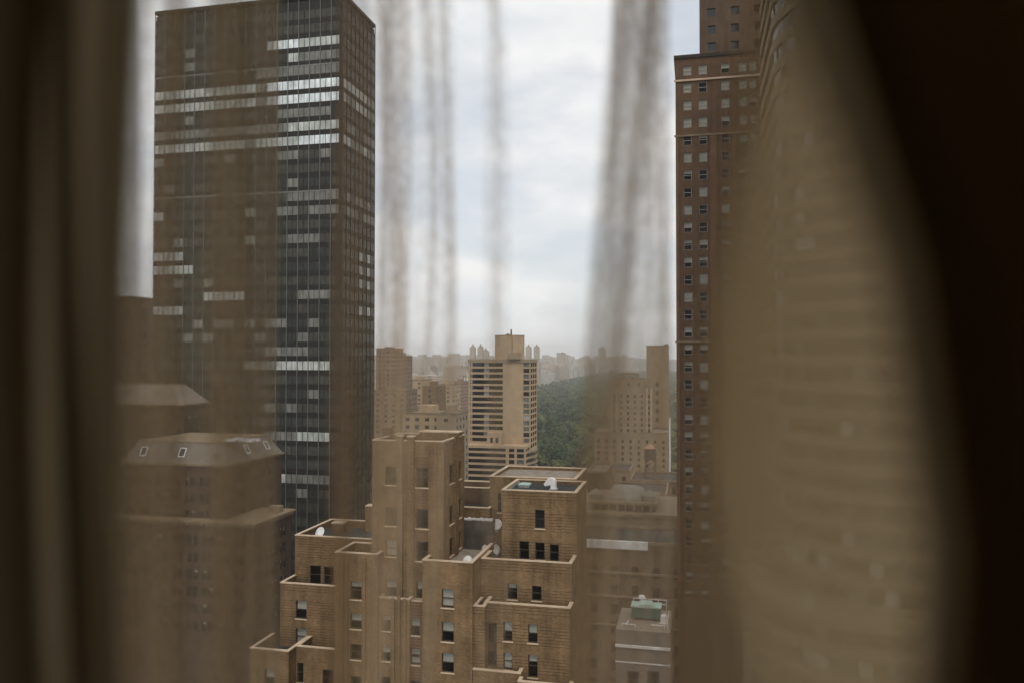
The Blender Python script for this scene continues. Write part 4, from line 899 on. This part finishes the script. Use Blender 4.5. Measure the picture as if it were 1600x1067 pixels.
# ================================================================== PARK
def leafmat(name, c):
    m, t, bs = mat(name)
    oi = N(t, 'ShaderNodeObjectInfo'); g_ = N(t, 'ShaderNodeNewGeometry'); n = N(t, 'ShaderNodeTexNoise'); n.inputs['Scale'].default_value = .09; n.inputs['Detail'].default_value = 4; L(t, g_.outputs['Position'], n.inputs['Vector'])
    v2 = N(t, 'ShaderNodeTexVoronoi'); v2.inputs['Scale'].default_value = .06; L(t, g_.outputs['Position'], v2.inputs['Vector']); s2 = N(t, 'ShaderNodeSeparateColor'); L(t, v2.outputs['Color'], s2.inputs[0]); rnd = s2.outputs[1]
    s = mathn(t, 'ADD', mathn(t, 'MULTIPLY', n.outputs['Fac'], .9), mathn(t, 'MULTIPLY', rnd, 1.0))
    hue = N(t, 'ShaderNodeMix', data_type='RGBA'); hue.inputs['A'].default_value = (c[0] * .55, c[1] * .75, c[2] * .8, 1); hue.inputs['B'].default_value = (c[0] * 1.35, c[1] * 1.2, c[2] * 1.0, 1); vo = N(t, 'ShaderNodeTexVoronoi'); vo.inputs['Scale'].default_value = .055; L(t, g_.outputs['Position'], vo.inputs['Vector']); sv = N(t, 'ShaderNodeSeparateColor'); L(t, vo.outputs['Color'], sv.inputs[0]); L(t, sv.outputs[0], hue.inputs['Factor'])
    vm = N(t, 'ShaderNodeVectorMath', operation='SCALE'); L(t, hue.outputs['Result'], vm.inputs[0]); L(t, s, vm.inputs['Scale']); L(t, vm.outputs[0], bs.inputs['Base Color'])
    bs.inputs['Roughness'].default_value = .7; bs.inputs['Specular IOR Level'].default_value = .2
    return m
LEAF = leafmat('foliage', (.070, .082, .030))
def crown_geo(r, lumps, leaves, seed, seg=7):
    """crown of many uneven leafy clumps: each clump a rough faceted boss fringed with loose leaf sprays"""
    q = random.Random(seed); b = MB(); cs = [(Vector((0, 0, r * .7)), r * .62)]
    for k in range(lumps):
        a = q.uniform(0, 6.28); rad = r * .74 * math.sqrt(q.random()); z = r * (1.05 + q.uniform(-.3, .28) - .75 * (rad / r) ** 2); cs.append((Vector((rad * math.cos(a), rad * math.sin(a), z)), r * q.uniform(.2, .36)))
    for c, rr_ in cs:
        rings = []
        for j in range(1, 5):
            ph = math.pi * j / 5; rings.append([c + Vector((math.sin(ph) * math.cos(6.283 * k / seg), math.sin(ph) * math.sin(6.283 * k / seg), math.cos(ph) * .85)) * rr_ * q.uniform(.78, 1.12) for k in range(seg)])
        b.loft(rings)
        for k in range(leaves):
            d = Vector((q.gauss(0, 1), q.gauss(0, 1), q.gauss(.45, 1))).normalized(); p = c + d * rr_ * q.uniform(.92, 1.22)
            s_ = r * q.uniform(.05, .10); nrm = (d + Vector((q.gauss(0, .4), q.gauss(0, .4), q.gauss(.3, .4)))).normalized(); u = nrm.orthogonal().normalized(); v = nrm.cross(u); a = q.uniform(0, 3.14)
            u, v = u * math.cos(a) + v * math.sin(a), v * math.cos(a) - u * math.sin(a)
            b.quad(p - u * s_ - v * s_ * .6, p + u * s_ * .2 - v * s_, p + u * s_ + v * s_ * .5, p - u * s_ * .3 + v * s_)
    return b
crowns = []
for k in range(6):
    b = crown_geo(9.5, 15, 30, 40 + k); crowns.append(b.mesh('crown', LEAF))
b = MB(); b.cyl(0, 0, -8, 5, .5, .3, 7)
for a in range(4): b.tube((0, 0, 1.5), (3 * math.cos(a * 1.6), 3 * math.sin(a * 1.6), 6), .16, 5)
trk = b.mesh('trunk', M['trunk'])
# nearest trees singly
cand = []
Y = 610.0
while Y < 1500:
    for px in range(826, 935, 1):
        pass
    wlo, whi = xat(838, Y, 650), xat(934, Y, 650); x = wlo
    while x < whi:
        cand.append((x + rng.uniform(-3, 3), Y + rng.uniform(-4, 4))); x += rng.uniform(17, 26)
    Y += 19
cand = cand[:300]; ymax = max(c[1] for c in cand) + 2
for (x, Y) in cand:
    s_ = rng.uniform(.85, 1.6)
    t = tag(link('park_tree', None), 'broad green park tree between the balcony tower and the park-edge hotel', 'tree', 'park trees in summer leaf')
    t.location = (x, Y, rng.uniform(4, 13)); t.rotation_euler = (0, 0, rng.uniform(0, 6.28)); t.scale = (s_, s_, s_ * rng.uniform(.85, 1.15))
    link('crown', rng.choice(crowns), t); link('trunk', trk, t)
# the rest of the wood
lo = [crown_geo(10.0, 9, 7, 90 + k, 6) for k in range(4)]
b = MB(); nT = 0
Y = 640.0
while Y < 4300:
    step = 17 if Y < 1500 else (22 if Y < 2500 else 30)
    wlo = max(CPW + 22, xat(800, Y, 650)); whi = xat(1070, Y, 650); x = wlo
    while x < whi:
        skip = Y < ymax and xat(837, Y, 650) < x < xat(936, Y, 650)
        if not skip:
            s_ = (1.0 if Y < 1500 else 1.35 if Y < 2500 else 2.0) * rng.uniform(.75, 1.25); src = rng.choice(lo); a = rng.uniform(0, 6.28); ca, sa = math.cos(a) * s_, math.sin(a) * s_; ox, oy, oz = x + rng.uniform(-4, 4), Y + rng.uniform(-5, 5), rng.uniform(3, 12)
            i0 = len(b.v); b.v += [(ox + v[0] * ca - v[1] * sa, oy + v[0] * sa + v[1] * ca, oz + v[2] * min(s_, 1.3)) for v in src.v]; b.f += [tuple(i0 + q for q in f) for f in src.f]
        x += step * rng.uniform(.85, 1.2)
    Y += step
tag(b.build('park_woodland', LEAF), 'dense mass of green treetops filling the park', 'woodland', kind='stuff')
b = MB(); b.box(CPW + 15, 420, 600, 4400, .004, 4.5); tag(b.build('park_ground', plain('shrubs and lawn', (.035, .05, .02), .95, .4, .05)), kind='structure')

# ================================================================== CURTAINS
KEYS = [-.3, -.12, 0, .08, .25, .5, .75, 1.0, 1.3]
def cloth(name, m, label, cols, ztop=1.15, zbot=-1.3, rows=40, sub=6, wob=.004, group=None):
    """hanging cloth; cols = control folds (px at top edge, px mid, px bottom edge, Y distance) along the width"""
    def cr(p0, p1, p2, p3, t): return .5 * ((2 * p1) + (-p0 + p2) * t + (2 * p0 - 5 * p1 + 4 * p2 - p3) * t * t + (-p0 + 3 * p1 - 3 * p2 + p3) * t ** 3)
    if len(cols[0]) == 4:      # three keys down the height -> a smooth curve sampled at the key heights
        qd = lambda c, q: c[0] * (2 * (q - .5) * (q - 1)) + c[1] * (-4 * q * (q - 1)) + c[2] * (2 * q * (q - .5))
        cols = [tuple(qd(c, q) for q in KEYS) + (c[3],) for c in cols]
    dense = []
    n = len(cols)
    for i in range(n - 1):
        p = [cols[max(0, i - 1)], cols[i], cols[i + 1], cols[min(n - 1, i + 2)]]
        for j in range(sub): dense.append(tuple(cr(p[0][k], p[1][k], p[2][k], p[3][k], j / sub) for k in range(len(p[0]))))
    dense.append(cols[-1])
    v, f, uvs = [], [], []
    q = random.Random(len(cols) * 7 + 3); ph = [q.uniform(0, 6.28) for _ in range(6)]
    nr = rows; arc = 0; prev = None; us = []
    for c in dense:
        P_ = Vector((xat(c[5], c[-1], 533), c[-1])); arc += (P_ - prev).length if prev is not None else 0; prev = P_; us.append(arc)
    for i, c in enumerate(dense):
        for r_ in range(nr):
            z = ztop + (zbot - ztop) * r_ / (nr - 1)
            py = 555 - z / c[-1] * F * .97
            s_ = max(-.2999, min(1.2999, py / 1067)); ki = max(i_ for i_ in range(len(KEYS) - 1) if KEYS[i_] <= s_); kf = (s_ - KEYS[ki]) / (KEYS[ki + 1] - KEYS[ki])
            px = cr(c[max(0, ki - 1)], c[ki], c[ki + 1], c[min(len(KEYS) - 1, ki + 2)], kf)
            x = xat(px, c[-1], 533) + wob * (math.sin(z * 5 + ph[0] + us[i] * 9) + .6 * math.sin(z * 11 + ph[1] + us[i] * 23)); y = c[-1] + wob * 2 * math.sin(z * 4 + ph[2] + us[i] * 14)
            v.append((x, y, HC + z)); uvs.append((us[i], z))
    for i in range(len(dense) - 1):
        for r_ in range(nr - 1): a = i * nr + r_; f.append((a, a + nr, a + nr + 1, a + 1))
    me = bpy.data.meshes.new(name); me.from_pydata(v, [], f); me.materials.append(m)
    ul = me.uv_layers.new(name='UVMap')
    for lp in me.loops: ul.data[lp.index].uv = uvs[lp.vertex_index]
    for p in me.polygons: p.use_smooth = True
    return tag(link(name, me), label, 'curtain', group)
def pleats(l, r, n, over, Y, amp, steps=8, lt=(0, 0), lb_=(0, 0)):
    """S-shaped pleats between px l and r: the cloth doubles back on itself"""
    o = []
    for k in range(n * steps + 1):
        th = 2 * math.pi * k / steps; f = k / (n * steps); p = l + (r - l) * f + over * math.sin(th)
        o.append((p + lt[0] + (lt[1] - lt[0]) * f, p, p + lb_[0] + (lb_[1] - lb_[0]) * f, Y + amp * math.cos(th) * .5 + amp * .25 * math.sin(2 * th)))
    return o
SHEER = fabric('sheer voile', (.76, .61, .39), .35, .88, .45, (300, 24))
MEDIUM = fabric('medium sheer voile', (.78, .58, .35), .25, .86, .6, (300, 24))
THIN = fabric('fine sheer voile', (.97, .76, .51), .18, .85, .9, (240, 16))
BROAD = fabric('dense sheer voile', (.93, .77, .52), .57, .92, .1)
DRAPE_LIGHT = fabric('brown drape', (.58, .485, .32), 1.0, .6, 0)
DRAPE = fabric('heavy drape', (.60, .50, .32), 1.0, .56, 0)
cloth('sheer_curtain', SHEER, 'brown sheer curtain with soft folds over the left of the window', pleats(140, 395, 3, 48, .58, .06) + [(420, 418, 425, .60), (436, 433, 440, .61), (428, 425, 430, .63), (410, 408, 410, .61), (395, 393, 395, .60)])
cloth('sheer_curtain', THIN, 'gathered strip of sheer curtain crossing the right edge of the glass tower', pleats(590, 640, 4, 12, 1.2, .03, lb_=(-10, -50)) + pleats(650, 712, 2, 14, 1.05, .03, lb_=(-30, -30)))
cloth('sheer_curtain', MEDIUM, 'dense sheer fold over the glass tower corner and the left terraces', pleats(528, 575, 2, 16, .62, .03, lt=(8, 4), lb_=(-22, -14)) + [(590, 588, 584, .62), (612, 610, 608, .63)])
cloth('sheer_curtain', THIN, 'narrow faint fold of sheer hanging in the middle of the sky', pleats(752, 792, 1, 12, .9, .03, lb_=(0, 0)))
cloth('sheer_curtain', MEDIUM, 'dense narrow sheer fold running down the right end of the tan building', pleats(918, 985, 2, 22, .72, .04, lt=(45, 60), lb_=(-26, -66)))
cloth('sheer_curtain', THIN, 'bunched sheer folds left of the orange brick tower', pleats(950, 1052, 5, 17, 1.0, .05, lt=(10, -5), lb_=(-30, -10)))
cloth('sheer_curtain', BROAD, 'wide brown sheer curtain veiling the right of the window', [(1150, 1075, 1045, .36), (1195, 1130, 1110, .33), (1290, 1260, 1230, .31), (1390, 1420, 1440, .31), (1430, 1500, 1540, .33), (1400, 1440, 1500, .35), (1290, 1170, 1270, .37), (1270, 1115, 1190, .38), (1290, 1140, 1210, .40), (1400, 1330, 1380, .41), (1430, 1460, 1460, .42), (1520, 1580, 1600, .40)])
LD = [(-420, -420, -420, .40), (-60, -70, -50, .40), (-12, -18, 0, .41), (-8, -14, 5, .425), (-40, -45, -20, .435), (-60, -65, -40, .445), (-30, -35, -10, .455), (10, 8, 22, .45), (34, 32, 44, .42), (50, 48, 60, .40), (66, 64, 76, .42), (82, 80, 90, .44), (98, 96, 106, .42), (112, 110, 120, .40), (124, 124, 132, .42), (116, 116, 124, .43), (112, 112, 120, .44), (124, 124, 132, .45), (142, 142, 150, .44), (158, 158, 166, .42), (172, 172, 180, .41), (186, 188, 192, .42), (196, 198, 202, .44)]  # back laps added behind the front layer to block window light
cloth('drape', DRAPE_LIGHT, 'heavy brown drape in soft folds at the left edge of the window', [(a + 36, b_ + 36, c + 36, d * .62) for a, b_, c, d in LD])
EDGE = [1010, 1100, 1190, 1275, 1330, 1412, 1455, 1450, 1430]
RD = [(0, .19), (14, .185), (75, .195), (140, .18), (250, .20), (370, .195), (560, .21), (570, .225), (380, .215), (300, .212), (230, .20), (140, .205), (22, .197), (2, .20), (90, .215), (300, .225)]  # unseen return layers added behind the front to keep window light off it
cloth('drape', DRAPE, 'heavy dark drape swept across the right edge of the window', [tuple(e + o for e in EDGE) + (d,) for o, d in RD])

# ================================================================== HAZE
hz = MB(); hz.box(-9000, 9000, -250, 9300, -3, 222); hm = bpy.data.materials.new('haze'); hm.use_nodes = True; ht = hm.node_tree; ht.nodes.clear()
ho = N(ht, 'ShaderNodeOutputMaterial'); pv = N(ht, 'ShaderNodeVolumePrincipled'); pv.inputs['Color'].default_value = (.98, .975, .965, 1); pv.inputs['Density'].default_value = .00013; pv.inputs['Anisotropy'].default_value = 0.0
L(ht, pv.outputs[0], ho.inputs['Volume']); tag(hz.build('haze', hm), 'pale summer haze over the city', 'haze', kind='stuff')
